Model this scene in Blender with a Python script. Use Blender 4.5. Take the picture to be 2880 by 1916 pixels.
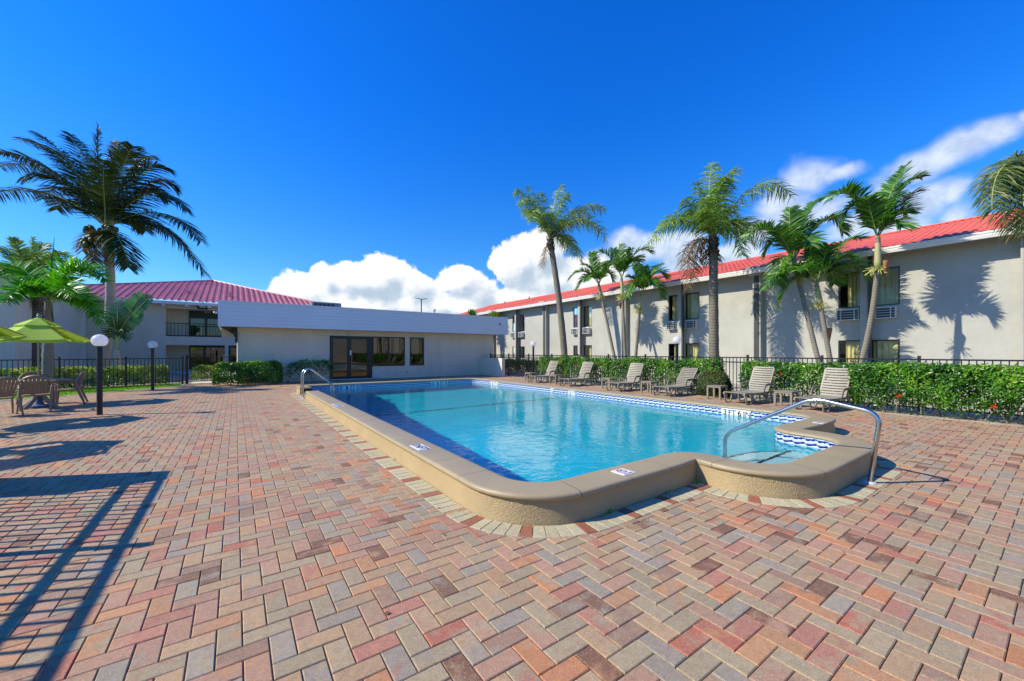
import bpy, bmesh, math, random
import numpy as np
from mathutils import Vector, Matrix, Quaternion
from math import sin, cos, pi, radians as R
for o in list(bpy.data.objects): bpy.data.objects.remove(o)
SC = bpy.context.scene
COL = SC.collection
# ------------------------------------------------------------------ camera
H = 1.45; TH = R(35.03); FPX = 1110.0
cam = bpy.data.cameras.new("camera"); cam_o = bpy.data.objects.new("camera", cam); COL.objects.link(cam_o)
cam_o.location = (0, 0, H); cam_o.rotation_euler = (R(90), 0, -TH)
cam.sensor_width = 36; cam.lens = 36*FPX/2880; cam.shift_y = 32/2880; cam.clip_start = .05; cam.clip_end = 3000
SC.camera = cam_o
# measured bearings: a sight line of the survey turned into a point of the place
FW = Vector((sin(TH), cos(TH), 0)); RT = Vector((cos(TH), -sin(TH), 0)); UP = Vector((0, 0, 1))
def ray(u, v): return FW + RT*((u-1440)/FPX) + UP*((990-v)/FPX)
def at(u, v, d): return Vector((0, 0, H)) + ray(u, v)*d
def G(u, v, z=0.): d = ray(u, v); return Vector((0, 0, H)) + d*((z-H)/d.z)
def PX(u, v, X): d = ray(u, v); return Vector((0, 0, H)) + d*(X/d.x)
def PY(u, v, Y): d = ray(u, v); return Vector((0, 0, H)) + d*(Y/d.y)
# ------------------------------------------------------------------ light
SUN_EL, SUN_AZ = R(38), R(-25.5)
dsun = Vector((cos(SUN_AZ)*cos(SUN_EL), sin(SUN_AZ)*cos(SUN_EL), -sin(SUN_EL)))
sun = bpy.data.lights.new("sun", 'SUN'); sun.energy = 4.9; sun.angle = R(.55); sun.color = (1, .91, .76)
sun_o = bpy.data.objects.new("sun", sun); COL.objects.link(sun_o); sun_o.rotation_euler = dsun.to_track_quat('-Z', 'Y').to_euler()
SC.view_settings.view_transform = 'Standard'; SC.view_settings.look = 'None'; SC.view_settings.gamma = 1
SC.view_settings.use_curve_mapping = False; SC.view_settings.exposure = 0.33
SC.cycles.max_bounces = 7; SC.cycles.transparent_max_bounces = 12; SC.cycles.glossy_bounces = 3; SC.cycles.diffuse_bounces = 3
SC.cycles.caustics_reflective = False; SC.cycles.caustics_refractive = False
SC.cycles.sample_clamp_indirect = 4
W = bpy.data.worlds.new("World"); SC.world = W; W.use_nodes = True
def build_world():
    nt = W.node_tree; N = nt.nodes; L = nt.links; N.clear()
    def n(t, **k):
        x = N.new(t)
        for a, b in k.items(): setattr(x, a, b)
        return x
    def mth(op, a, b=None, c=None, clamp=False):
        x = n('ShaderNodeMath', operation=op, use_clamp=clamp)
        for i, q in enumerate((a, b, c)):
            if q is None: continue
            if isinstance(q, (int, float)): x.inputs[i].default_value = q
            else: L.new(q, x.inputs[i])
        return x.outputs[0]
    out = n('ShaderNodeOutputWorld'); bg = n('ShaderNodeBackground'); L.new(bg.outputs[0], out.inputs[0])
    sky = n('ShaderNodeTexSky', sky_type='NISHITA', sun_disc=False)
    sky.sun_elevation = SUN_EL; sky.sun_rotation = math.atan2(-dsun.x, -dsun.y) % (2*pi)
    sky.altitude = 0; sky.air_density = 1.0; sky.dust_density = .25; sky.ozone_density = 3.5
    hs = n('ShaderNodeHueSaturation'); hs.inputs['Hue'].default_value = .492; hs.inputs['Saturation'].default_value = 1.3; hs.inputs['Value'].default_value = 1.0
    L.new(sky.outputs[0], hs.inputs['Color'])
    tc = n('ShaderNodeTexCoord'); sp = n('ShaderNodeSeparateXYZ'); L.new(tc.outputs['Generated'], sp.inputs[0])
    az = mth('ARCTAN2', sp.outputs[0], sp.outputs[1]); el = mth('ARCSINE', sp.outputs[2])
    cb = n('ShaderNodeCombineXYZ'); L.new(az, cb.inputs[0]); L.new(el, cb.inputs[1])
    def azel(u, v):
        d = ray(u, v).normalized(); return math.atan2(d.x, d.y), math.asin(d.z)
    def density(vec, blobs, amp, scale, detail, rough=.55, dist=0.0, stretch=(1, 1, 1)):
        cur = None
        for (u, v, ru, rv) in blobs:
            a, e = azel(u, v); a2, _ = azel(u+ru, v); a1, _ = azel(u-ru, v); _, e2 = azel(u, v-rv); _, e1 = azel(u, v+rv)
            ra = max(abs(a2-a1)/2, .004); re = max(abs(e2-e1)/2, .004)
            s = n('ShaderNodeVectorMath', operation='SUBTRACT'); L.new(vec, s.inputs[0]); s.inputs[1].default_value = (a, e, 0)
            m = n('ShaderNodeVectorMath', operation='MULTIPLY'); L.new(s.outputs[0], m.inputs[0]); m.inputs[1].default_value = (1/ra, 1/re, 0)
            ln = n('ShaderNodeVectorMath', operation='LENGTH'); L.new(m.outputs[0], ln.inputs[0])
            d = mth('SUBTRACT', 1.0, ln.outputs['Value'])
            cur = d if cur is None else mth('SMOOTH_MAX', cur, d, .18)
        mp = n('ShaderNodeMapping'); L.new(vec, mp.inputs[0]); mp.inputs['Scale'].default_value = stretch
        nz = n('ShaderNodeTexNoise'); L.new(mp.outputs[0], nz.inputs['Vector']); nz.inputs['Scale'].default_value = scale
        nz.inputs['Detail'].default_value = detail; nz.inputs['Roughness'].default_value = rough; nz.inputs['Distortion'].default_value = dist
        return mth('ADD', cur, mth('MULTIPLY', mth('SUBTRACT', nz.outputs[0], .5), amp))
    cum = [(870, 815, 120, 60), (900, 775, 42, 50), (1000, 790, 130, 62), (1085, 770, 110, 66), (1160, 805, 80, 50), (980, 850, 260, 50),
           (1285, 790, 75, 52), (1340, 820, 90, 60), (1450, 740, 85, 85), (1520, 715, 95, 85), (1560, 790, 160, 80), (1480, 840, 210, 45), (1240, 860, 220, 50), (1660, 790, 130, 75)]
    soft = [(1790, 700, 110, 60), (1880, 690, 120, 50), (1700, 760, 130, 70), (1960, 740, 130, 50), (2060, 720, 90, 50)]
    wisp = [(2270, 490, 95, 70), (2340, 490, 100, 36), (2210, 570, 110, 80), (2150, 650, 110, 60), (2330, 580, 130, 55), (2560, 480, 130, 65), (2660, 430, 140, 70),
            (2760, 385, 120, 60), (2490, 545, 100, 75), (2630, 570, 120, 75), (2700, 550, 60, 45), (2560, 640, 150, 65), (2440, 640, 120, 50), (2730, 600, 80, 50), (2850, 350, 70, 40)]
    wn = n('ShaderNodeTexNoise'); L.new(cb.outputs[0], wn.inputs['Vector']); wn.inputs['Scale'].default_value = 7; wn.inputs['Detail'].default_value = 5
    ws = n('ShaderNodeVectorMath', operation='MULTIPLY_ADD'); L.new(wn.outputs['Color'], ws.inputs[0]); ws.inputs[1].default_value = (.11, .07, 0); 
    wa = n('ShaderNodeVectorMath', operation='ADD'); L.new(cb.outputs[0], wa.inputs[0]); wa.inputs[1].default_value = (-.055, -.035, 0); L.new(wa.outputs[0], ws.inputs[2])
    v0 = cb.outputs[0]; vw = ws.outputs[0]
    off = n('ShaderNodeVectorMath', operation='ADD'); L.new(v0, off.inputs[0]); off.inputs[1].default_value = (-.028, .032, 0)
    dA = density(v0, cum, 1.15, 17, 12, .62); dAs = density(off.outputs[0], cum, 1.15, 17, 5, .5)
    dB = density(v0, soft, 1.6, 8, 6, .5); dC = density(vw, wisp, 1.25, 8, 9, .55, .5, (1, 1.7, 1))
    def smooth(x, a, b):
        mr = n('ShaderNodeMapRange', interpolation_type='SMOOTHERSTEP'); L.new(x, mr.inputs[0]); mr.inputs[1].default_value = a; mr.inputs[2].default_value = b; return mr.outputs[0]
    aA = smooth(dA, .06, .26); aB = mth('MULTIPLY', smooth(dB, -.05, .55), .85); aC = mth('MULTIPLY', smooth(dC, -.08, .95), .86)
    fz = n('ShaderNodeTexNoise'); L.new(v0, fz.inputs['Vector']); fz.inputs['Scale'].default_value = 22; fz.inputs['Detail'].default_value = 7; fz.inputs['Roughness'].default_value = .6
    lit = smooth(mth('ADD', mth('ADD', mth('SUBTRACT', dAs, dA), mth('MULTIPLY', mth('SUBTRACT', dA, .3), .22)), mth('MULTIPLY', mth('SUBTRACT', fz.outputs[0], .5), .9)), -.5, .55)      # thicker towards the sun = darker
    ca = n('ShaderNodeMix', data_type='RGBA'); L.new(lit, ca.inputs[0]); ca.inputs[6].default_value = (.86, .87, .88, 1); ca.inputs[7].default_value = (.40, .50, .62, 1)
    skyS = n('ShaderNodeVectorMath', operation='MULTIPLY'); L.new(hs.outputs[0], skyS.inputs[0])
    hz = n('ShaderNodeMapRange', interpolation_type='SMOOTHSTEP'); L.new(el, hz.inputs[0]); hz.inputs[1].default_value = .02; hz.inputs[2].default_value = .62      # the air pales towards the horizon
    hm = n('ShaderNodeMix', data_type='VECTOR'); L.new(hz.outputs[0], hm.inputs[0]); hm.inputs[4].default_value = (SKY_K*.62, SKY_K*.92, SKY_K*1.22); hm.inputs[5].default_value = (SKY_K*.16, SKY_K*.86, SKY_K*1.78); L.new(hm.outputs[1], skyS.inputs[1])
    cur = skyS.outputs[0]
    cc = n('ShaderNodeMix', data_type='RGBA'); L.new(smooth(fz.outputs[0], .3, .7), cc.inputs[0]); cc.inputs[6].default_value = (.46, .55, .70, 1); cc.inputs[7].default_value = (.72, .78, .86, 1)
    for al, colr in ((aC, cc.outputs[2]), (aB, cc.outputs[2]), (aA, ca.outputs[2])):
        mx = n('ShaderNodeMix', data_type='RGBA'); L.new(al, mx.inputs[0]); L.new(cur, mx.inputs[6])
        if isinstance(colr, tuple): mx.inputs[7].default_value = colr
        else: L.new(colr, mx.inputs[7])
        cur = mx.outputs[2]
    L.new(cur, bg.inputs[0]); bg.inputs[1].default_value = 1.0
SKY_K = .12
build_world()
# ------------------------------------------------------------------ helpers
def s2l(c):
    c = c/255.; return c/12.92 if c <= .04045 else ((c+.055)/1.055)**2.4
def rgb(r, g, b, k=1.0): return (s2l(r)*k, s2l(g)*k, s2l(b)*k, 1)
MATS = {}
def mat(name, color, rough=.6, metal=0., var=0., vscale=3., bump=0., bscale=60., color2=None, spec=.5, stretch=None, coat=0., detail=5):
    m = bpy.data.materials.new(name); m.use_nodes = True; nt = m.node_tree; b = nt.nodes['Principled BSDF']; L = nt.links
    b.inputs['Base Color'].default_value = color; b.inputs['Roughness'].default_value = rough; b.inputs['Metallic'].default_value = metal
    b.inputs['Specular IOR Level'].default_value = spec; b.inputs['Coat Weight'].default_value = coat
    tc = nt.nodes.new('ShaderNodeTexCoord'); src = tc.outputs['Object']
    if stretch:
        mp = nt.nodes.new('ShaderNodeMapping'); mp.inputs['Scale'].default_value = stretch; L.new(src, mp.inputs[0]); src = mp.outputs[0]
    if var or color2:
        nz = nt.nodes.new('ShaderNodeTexNoise'); nz.inputs['Scale'].default_value = vscale; nz.inputs['Detail'].default_value = detail; L.new(src, nz.inputs[0])
        mx = nt.nodes.new('ShaderNodeMix'); mx.data_type = 'RGBA'
        c2 = color2 or tuple(list(np.array(color[:3])*(1-var))+[1])
        c1 = color if color2 else tuple(list(np.array(color[:3])*(1+var))+[1])
        mx.inputs[6].default_value = c1; mx.inputs[7].default_value = c2
        mr = nt.nodes.new('ShaderNodeMapRange'); mr.inputs[1].default_value = .35; mr.inputs[2].default_value = .65; L.new(nz.outputs[0], mr.inputs[0])
        L.new(mr.outputs[0], mx.inputs[0]); L.new(mx.outputs[2], b.inputs['Base Color'])
    if bump:
        nz2 = nt.nodes.new('ShaderNodeTexNoise'); nz2.inputs['Scale'].default_value = bscale; nz2.inputs['Detail'].default_value = 6; L.new(src, nz2.inputs[0])
        bp = nt.nodes.new('ShaderNodeBump'); bp.inputs['Strength'].default_value = min(1, bump); bp.inputs['Distance'].default_value = .01*max(1, bump); L.new(nz2.outputs[0], bp.inputs['Height']); L.new(bp.outputs[0], b.inputs['Normal'])
    MATS[name] = m; return m
def weather(m, amt=.09, sx=.8, sz=.16):
    nt = m.node_tree; b = nt.nodes['Principled BSDF']; L = nt.links; N = nt.nodes; src = b.inputs['Base Color'].links[0].from_socket
    tc = N.new('ShaderNodeTexCoord'); mp = N.new('ShaderNodeMapping'); mp.inputs['Scale'].default_value = (sx, sx, sz); L.new(tc.outputs['Object'], mp.inputs[0])
    nz = N.new('ShaderNodeTexNoise'); nz.inputs['Scale'].default_value = 3.5; nz.inputs['Detail'].default_value = 8; nz.inputs['Roughness'].default_value = .65; L.new(mp.outputs[0], nz.inputs[0])
    n2 = N.new('ShaderNodeTexNoise'); n2.inputs['Scale'].default_value = .45; n2.inputs['Detail'].default_value = 4; L.new(tc.outputs['Object'], n2.inputs[0])
    a = N.new('ShaderNodeMath'); a.operation = 'ADD'; L.new(nz.outputs[0], a.inputs[0]); L.new(n2.outputs[0], a.inputs[1])
    mr = N.new('ShaderNodeMapRange'); mr.inputs[1].default_value = .75; mr.inputs[2].default_value = 1.3; mr.inputs[3].default_value = 1+amt*.4; mr.inputs[4].default_value = 1-amt; L.new(a.outputs[0], mr.inputs[0])
    v = N.new('ShaderNodeVectorMath'); v.operation = 'SCALE'; L.new(src, v.inputs[0]); L.new(mr.outputs[0], v.inputs[3]); L.new(v.outputs[0], b.inputs['Base Color'])
def ND(m): return m.node_tree, m.node_tree.nodes, m.node_tree.links, m.node_tree.nodes['Principled BSDF']
class MB:
    def __init__(s): s.v = []; s.f = []; s.mi = []; s.t = []; s.uv = {}; s.M = None
    def add(s, vs, fs, mi=0, tint=.5):
        o = len(s.v)
        if s.M is not None: vs = [tuple(s.M @ Vector(p)) for p in vs]
        s.v += [tuple(p) for p in vs]; s.f += [tuple(o+i for i in f) for f in fs]; s.mi += [mi]*len(fs); s.t += [tint]*len(fs); return s
    def box(s, x0, x1, y0, y1, z0, z1, mi=0, tint=.5, bev=0):
        if bev:
            b = bev; vs = []; 
            for (zz, k) in ((z0, b), (z0+b, 0), (z1-b, 0), (z1, b)):
                X0, X1, Y0, Y1 = x0+k, x1-k, y0+k, y1-k; c = b if k == 0 else b*.6
                vs += [(X0+c, Y0, zz), (X1-c, Y0, zz), (X1, Y0+c, zz), (X1, Y1-c, zz), (X1-c, Y1, zz), (X0+c, Y1, zz), (X0, Y1-c, zz), (X0, Y0+c, zz)]
            fs = [tuple(range(7, -1, -1)), tuple(range(24, 32))]
            for r in range(3):
                for i in range(8): j = (i+1) % 8; fs.append((r*8+i, r*8+j, r*8+8+j, r*8+8+i))
            return s.add(vs, fs, mi, tint)
        vs = [(x0, y0, z0), (x1, y0, z0), (x1, y1, z0), (x0, y1, z0), (x0, y0, z1), (x1, y0, z1), (x1, y1, z1), (x0, y1, z1)]
        return s.add(vs, [(0, 3, 2, 1), (4, 5, 6, 7), (0, 1, 5, 4), (1, 2, 6, 5), (2, 3, 7, 6), (3, 0, 4, 7)], mi, tint)
    def tube(s, pts, r, n=8, mi=0, tint=.5, cap=True, sx=1., sy=1.):
        pts = [Vector(p) for p in pts]; m = len(pts); rr = r if isinstance(r, (list, tuple)) else [r]*m
        vs = []; prev = None
        for i, p in enumerate(pts):
            t = (pts[min(i+1, m-1)]-pts[max(i-1, 0)]).normalized()
            if prev is None:
                a = Vector((0, 0, 1)) if abs(t.z) < .9 else Vector((1, 0, 0)); x = t.cross(a).normalized()
            else: x = (prev - t*prev.dot(t)).normalized()
            prev = x; y = t.cross(x)
            for k in range(n): a = 2*pi*k/n; vs.append(p + x*(cos(a)*rr[i]*sx) + y*(sin(a)*rr[i]*sy))
        fs = []
        for i in range(m-1):
            for k in range(n): k2 = (k+1) % n; fs.append((i*n+k, i*n+k2, i*n+n+k2, i*n+n+k))
        if cap: fs += [tuple(range(n-1, -1, -1)), tuple(range((m-1)*n, m*n))]
        return s.add(vs, fs, mi, tint)
    def lathe(s, prof, c=(0, 0, 0), n=20, mi=0, tint=.5, sx=1, sy=1):
        c = Vector(c); vs = []
        for (r, z) in prof:
            for k in range(n): a = 2*pi*k/n; vs.append((c.x+r*cos(a)*sx, c.y+r*sin(a)*sy, c.z+z))
        fs = []
        for i in range(len(prof)-1):
            for k in range(n): k2 = (k+1) % n; fs.append((i*n+k, i*n+k2, i*n+n+k2, i*n+n+k))
        fs += [tuple(range(n-1, -1, -1)), tuple(range((len(prof)-1)*n, len(prof)*n))]
        return s.add(vs, fs, mi, tint)
    def build(s, name, mats, parent=None, smooth=False, loc=None, autos=False):
        me = bpy.data.meshes.new(name); me.from_pydata(s.v, [], s.f)
        if not isinstance(mats, (list, tuple)): mats = [mats]
        for m in mats: me.materials.append(m)
        nf = len(s.f); me.polygons.foreach_set('material_index', s.mi)
        if len(set(s.t)) > 1:
            a = me.attributes.new('tint', 'FLOAT', 'FACE'); a.data.foreach_set('value', s.t)
        me.polygons.foreach_set('use_smooth', [bool(smooth or autos)]*nf)
        me.update()
        if autos: me.set_sharp_from_angle(angle=R(38))
        o = bpy.data.objects.new(name, me); COL.objects.link(o)
        if parent is not None: o.parent = parent
        if loc is not None: o.location = loc
        return o
def tag(o, label=None, cat=None, group=None, kind=None):
    if label: o['label'] = label
    if cat: o['category'] = cat
    if group: o['group'] = group
    if kind: o['kind'] = kind
    return o
def thing(name, label, cat, loc=(0, 0, 0), rz=0, group=None):
    o = bpy.data.objects.new(name, None); COL.objects.link(o); o.location = loc; o.rotation_euler = (0, 0, rz); o.empty_display_size = .1
    return tag(o, label, cat, group)
def struct(mb, name, m, **k): return tag(mb.build(name, m, **k), kind='structure')
def dup(root, loc, rz=None, label=None, group=None):
    r = root.copy(); COL.objects.link(r); r.location = loc
    if rz is not None: r.rotation_euler = (0, 0, rz)
    if label: r['label'] = label
    if group: r['group'] = group
    def rec(src, dst):
        for ch in [c for c in bpy.data.objects if c.parent == src]:
            c = ch.copy(); COL.objects.link(c); c.parent = dst; rec(ch, c)
    rec(root, r); return r
rng = random.Random(7)
# ------------------------------------------------------------------ materials
stucco = mat('stucco_paint', rgb(174, 173, 160), .85, var=.05, vscale=1.5, bump=.9, bscale=7)
stucco_fine = mat('stucco_fine_paint', rgb(222, 212, 188), .85, var=.04, vscale=1.2, bump=.3, bscale=40)
stucco_back = mat('stucco_back_paint', rgb(218, 206, 180), .85, var=.03, vscale=.8, bump=.2, bscale=30)
for _m in (stucco, stucco_fine, stucco_back): weather(_m)
pil_m = mat('dark_trim_paint', rgb(112, 108, 98), .7, var=.05, vscale=2, bump=.2, bscale=40)
down_m = mat('downspout_paint', rgb(62, 62, 58), .5, var=.1, vscale=3)
white_m = mat('white_gutter_paint', rgb(226, 224, 214), .45, var=.05, vscale=2)
soffit_m = mat('soffit_paint', rgb(186, 180, 160), .8, var=.04)
black_m = mat('black_powder_coat', rgb(22, 22, 24), .38, var=.1, vscale=8)
bronze_m = mat('dark_bronze_frame', rgb(34, 32, 32), .35)
chrome_m = mat('stainless_steel', (.54, .53, .50, 1), .24, metal=1, bump=.08, bscale=300)
resin_m = mat('taupe_resin', rgb(134, 127, 108), .5, var=.06, vscale=4)
resin_b = mat('brown_resin', rgb(142, 120, 98), .5, var=.06, vscale=4)
curtain_m = mat('curtain_cloth', rgb(214, 208, 150), .9, var=.06, vscale=3)
ac_m = mat('white_ac_metal', rgb(205, 205, 200), .45, var=.08, vscale=6)
acd_m = mat('ac_coil_dark', rgb(40, 46, 54), .4)
siding_m = mat('white_siding', rgb(228, 233, 230), .35, var=.025, vscale=.7)
interior_m = mat('dark_interior', rgb(38, 34, 30), .9)
def glass(name, tint=(.02, .022, .025, 1), mirror=.55, trans=.5):
    m = bpy.data.materials.new(name); m.use_nodes = True; nt = m.node_tree; nt.nodes.clear(); L = nt.links
    out = nt.nodes.new('ShaderNodeOutputMaterial'); gl = nt.nodes.new('ShaderNodeBsdfGlossy'); gl.inputs['Roughness'].default_value = .015; gl.inputs[0].default_value = (.9, .93, .95, 1)
    tr = nt.nodes.new('ShaderNodeBsdfTransparent'); tr.inputs[0].default_value = (trans, trans, trans*.97, 1)
    lw = nt.nodes.new('ShaderNodeLayerWeight'); lw.inputs[0].default_value = mirror
    mx = nt.nodes.new('ShaderNodeMixShader'); L.new(lw.outputs['Fresnel'], mx.inputs[0]); L.new(tr.outputs[0], mx.inputs[1]); L.new(gl.outputs[0], mx.inputs[2]); L.new(mx.outputs[0], out.inputs[0]); return m
glass_m = glass('window_glass', mirror=.28, trans=.85)
tint_m = glass('tinted_glass', mirror=.55, trans=.3); tint_m.node_tree.nodes['Glossy BSDF'].inputs[0].default_value = (.62, .60, .56, 1)
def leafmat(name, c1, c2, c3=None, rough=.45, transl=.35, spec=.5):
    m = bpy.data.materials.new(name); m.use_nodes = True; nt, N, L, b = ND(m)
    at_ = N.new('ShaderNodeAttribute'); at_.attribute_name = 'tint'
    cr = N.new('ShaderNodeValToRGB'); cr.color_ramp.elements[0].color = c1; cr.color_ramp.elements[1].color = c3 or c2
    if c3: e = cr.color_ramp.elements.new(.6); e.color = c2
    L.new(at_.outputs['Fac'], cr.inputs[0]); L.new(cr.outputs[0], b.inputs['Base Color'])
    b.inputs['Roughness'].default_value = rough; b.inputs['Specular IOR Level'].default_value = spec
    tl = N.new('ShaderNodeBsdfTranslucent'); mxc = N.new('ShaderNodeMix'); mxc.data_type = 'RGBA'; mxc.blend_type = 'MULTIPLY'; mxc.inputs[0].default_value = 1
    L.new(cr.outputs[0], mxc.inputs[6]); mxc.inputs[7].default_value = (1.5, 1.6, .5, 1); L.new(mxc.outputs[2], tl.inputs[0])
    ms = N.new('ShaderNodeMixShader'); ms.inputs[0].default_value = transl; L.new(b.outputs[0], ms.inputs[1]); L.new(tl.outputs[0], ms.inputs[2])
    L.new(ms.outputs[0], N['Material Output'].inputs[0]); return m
def attr_color(m, scale=1.0):
    pass
# ------------------------------------------------------------------ ground
ground_m = mat('bed_soil', rgb(150, 142, 128), .95, color2=rgb(112, 100, 84), vscale=2.2, bump=.8, bscale=30)
gravel_m = mat('pale_gravel', rgb(205, 200, 186), .95, color2=rgb(120, 108, 92), vscale=14, bump=1.5, bscale=60)
joint_m = mat('joint_sand', rgb(84, 74, 62), .95, color2=rgb(58, 50, 42), vscale=6, bump=.5, bscale=120)
conc_m = mat('pale_concrete', rgb(190, 184, 170), .9, var=.08, vscale=2, bump=.4, bscale=60)
g = MB()
hx0, hx1, hy0, hy1 = 1.85, 9.2, 1.48, 16.05       # the pool pit
B = 400
for (a, b, c, d) in ((-B, hx0, -B, B), (hx1, B, -B, B), (hx0, hx1, -B, hy0), (hx0, hx1, hy1, B), (hx0, 4.28, hy0, 2.5), (7.18, hx1, hy0, 2.5)):
    g.add([(a, c, -.03), (b, c, -.03), (b, d, -.03), (a, d, -.03)], [(0, 1, 2, 3)])
struct(g, 'ground', ground_m)
g = MB(); g.add([(12.62, -30, -.016), (19.02, -30, -.016), (19.02, 45, -.016), (12.62, 45, -.016)], [(0, 1, 2, 3)])
struct(g, 'gravel_bed', gravel_m)
# deck base sheet (joints)
def deck_left(y):       # back-left limit of the paving
    pts = [(-14, 15.6), (-6.3, 17.9), (-4.58, 18.95), (-3.2, 20.3), (-1.95, 21.5), (-1.75, 23.3)]
    return pts
g = MB()
for (a, b, c, d) in ((-20, hx0, -12, 15.6), (hx1, 12.6, -12, hy1), (hx0, hx1, -12, hy0), (hx0, 4.28, hy0, 2.5), (7.18, hx1, hy0, 2.5), (hx0, 12.6, hy1, 21.75), (12.6, 13.5, 16.9, 24)):
    g.add([(a, c, -.011), (b, c, -.011), (b, d, -.011), (a, d, -.011)], [(0, 1, 2, 3)])
dl = deck_left(0)
g.add([(-14, 15.6, -.011), (hx0, 15.6, -.011), (hx0, 23.3, -.011), (-1.75, 23.3, -.011)] + [(x, y, -.011) for x, y in dl[::-1][1:-1]], [tuple(range(4+len(dl)-2))])
struct(g, 'deck_joint_bed', joint_m)
# pavers: herringbone of two-by-one concrete bricks, each with a bevelled edge
def pavers():
    w = .1083; gap = .0022; rs = np.random.RandomState(3)
    ox, oy = .789, 1.922
    X0, X1, Y0, Y1 = -9.5, 13.4, -1.5, 23.3
    ix = np.arange(int((X0-ox)/w), int((X1-ox)/w)); iy = np.arange(int((Y0-oy)/w), int((Y1-oy)/w))
    cx, cy = np.meshgrid(ix, iy); cx = cx.ravel(); cy = cy.ravel(); r = (cx-cy) % 4
    hs = r == 1; vs = r == 0
    x0 = np.concatenate([ox+cx[hs]*w, ox+cx[vs]*w]); y0 = np.concatenate([oy+cy[hs]*w, oy+cy[vs]*w])
    sx = np.concatenate([np.full(hs.sum(), 2*w), np.full(vs.sum(), w)]); sy = np.concatenate([np.full(hs.sum(), w), np.full(vs.sum(), 2*w)])
    mx = x0+sx/2; my = y0+sy/2
    inpool = (mx > 1.9) & (mx < 9.2) & (my > 2.5) & (my < 16.05) | (mx > 4.3) & (mx < 7.15) & (my > 1.5) & (my < 2.6)
    xs = [p[0] for p in dl]; ys = [p[1] for p in dl]
    lim = np.where(mx < -1.75, np.interp(mx, xs, ys), 99.)
    keep = ~inpool & (my < lim) & ~((mx > -.0) & (my > 21.75) & (mx < 13.2)) & ~((mx > 12.55) & (my < 16.9))
    # only what could be seen from near the camera
    cxx = mx*cos(TH)-my*sin(TH); cd = mx*sin(TH)+my*cos(TH)
    keep &= (cd > .3) & (np.abs(cxx) < cd*1.42+1.6)
    x0, y0, sx, sy, mx, my = [a[keep] for a in (x0, y0, sx, sy, mx, my)]
    n = len(x0)
    a = x0+gap; b = x0+sx-gap; c = y0+gap; d = y0+sy-gap; bv = .0045
    dz = rs.normal(0, .0008, n); tx = rs.normal(0, .006, n); ty = rs.normal(0, .006, n)
    P = np.zeros((n, 12, 3))
    def setc(k, X, Y, z): P[:, k, 0] = X; P[:, k, 1] = Y; P[:, k, 2] = z + dz + (X-mx)*tx + (Y-my)*ty
    for k, (X, Y) in enumerate(((a, c), (b, c), (b, d), (a, d))):
        sxn = np.where(k in (0, 3), 1, -1); syn = 1 if k in (0, 1) else -1
        setc(k, X, Y, -.02); setc(4+k, X, Y, -.004); setc(8+k, X+bv*sxn, Y+bv*syn, 0)
    F = []
    for k in range(4):
        j = (k+1) % 4; F += [(k, j, 4+j, 4+k), (4+k, 4+j, 8+j, 8+k)]
    F.append((8, 9, 10, 11)); F = np.array(F)
    faces = (F[None]+(np.arange(n)*12)[:, None, None]).reshape(-1, 4)
    me = bpy.data.meshes.new('paver_deck'); me.vertices.add(n*12); me.vertices.foreach_set('co', P.ravel())
    me.loops.add(len(faces)*4); me.loops.foreach_set('vertex_index', faces.ravel().astype(np.int32))
    me.polygons.add(len(faces)); me.polygons.foreach_set('loop_start', np.arange(0, len(faces)*4, 4, dtype=np.int32))
    pal = [((176, 160, 122), .25), ((192, 158, 114), .20), ((190, 144, 114), .16), ((204, 146, 96), .10), ((162, 155, 134), .12), ((190, 120, 96), .06), ((194, 100, 74), .02), ((158, 124, 98), .05), ((116, 66, 42), .025), ((210, 134, 78), .035)]
    cols = np.array([rgb(*p[0]) for p in pal]); pr = np.array([p[1] for p in pal]); pr /= pr.sum()
    # pallets were laid unevenly: redder and darker bricks come in drifts
    ph = np.sin(mx*.9+1.3*np.sin(my*.5))+np.sin(my*.7+.6*mx)
    c1 = rs.choice(len(pal), n, p=pr); c2 = rs.choice(len(pal)-2, n, p=pr[:-2]/pr[:-2].sum())
    red = (rs.rand(n) < .035*np.clip(ph, 0, 2)); c1 = np.where(red, rs.choice([5, 7, 8, 2], n), c1)
    dk = (mx > 2.6) & (my < 1.9) & (rs.rand(n) < .035*np.clip(mx-1.5, 0, 2)); c1 = np.where(dk, 8, c1)
    v = rs.uniform(.96, 1.17, n)[:, None]
    avg = (cols*pr[:, None]).sum(0); cols = cols*.82+avg*.18; A = cols[c1]*v; A[:, 3] = 1; Bc = cols[c2]*v; Bc[:, 3] = 1
    for nm, arr in (('pc', A), ('pd', Bc)):
        at_ = me.attributes.new(nm, 'FLOAT_COLOR', 'FACE'); at_.data.foreach_set('color', np.repeat(arr, 9, axis=0).ravel())
    me.polygons.foreach_set('use_smooth', [False]*len(faces)); me.update(); me.validate()
    o = bpy.data.objects.new('paver_deck', me); COL.objects.link(o); return o
pav_m = bpy.data.materials.new('concrete_pavers'); pav_m.use_nodes = True
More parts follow.
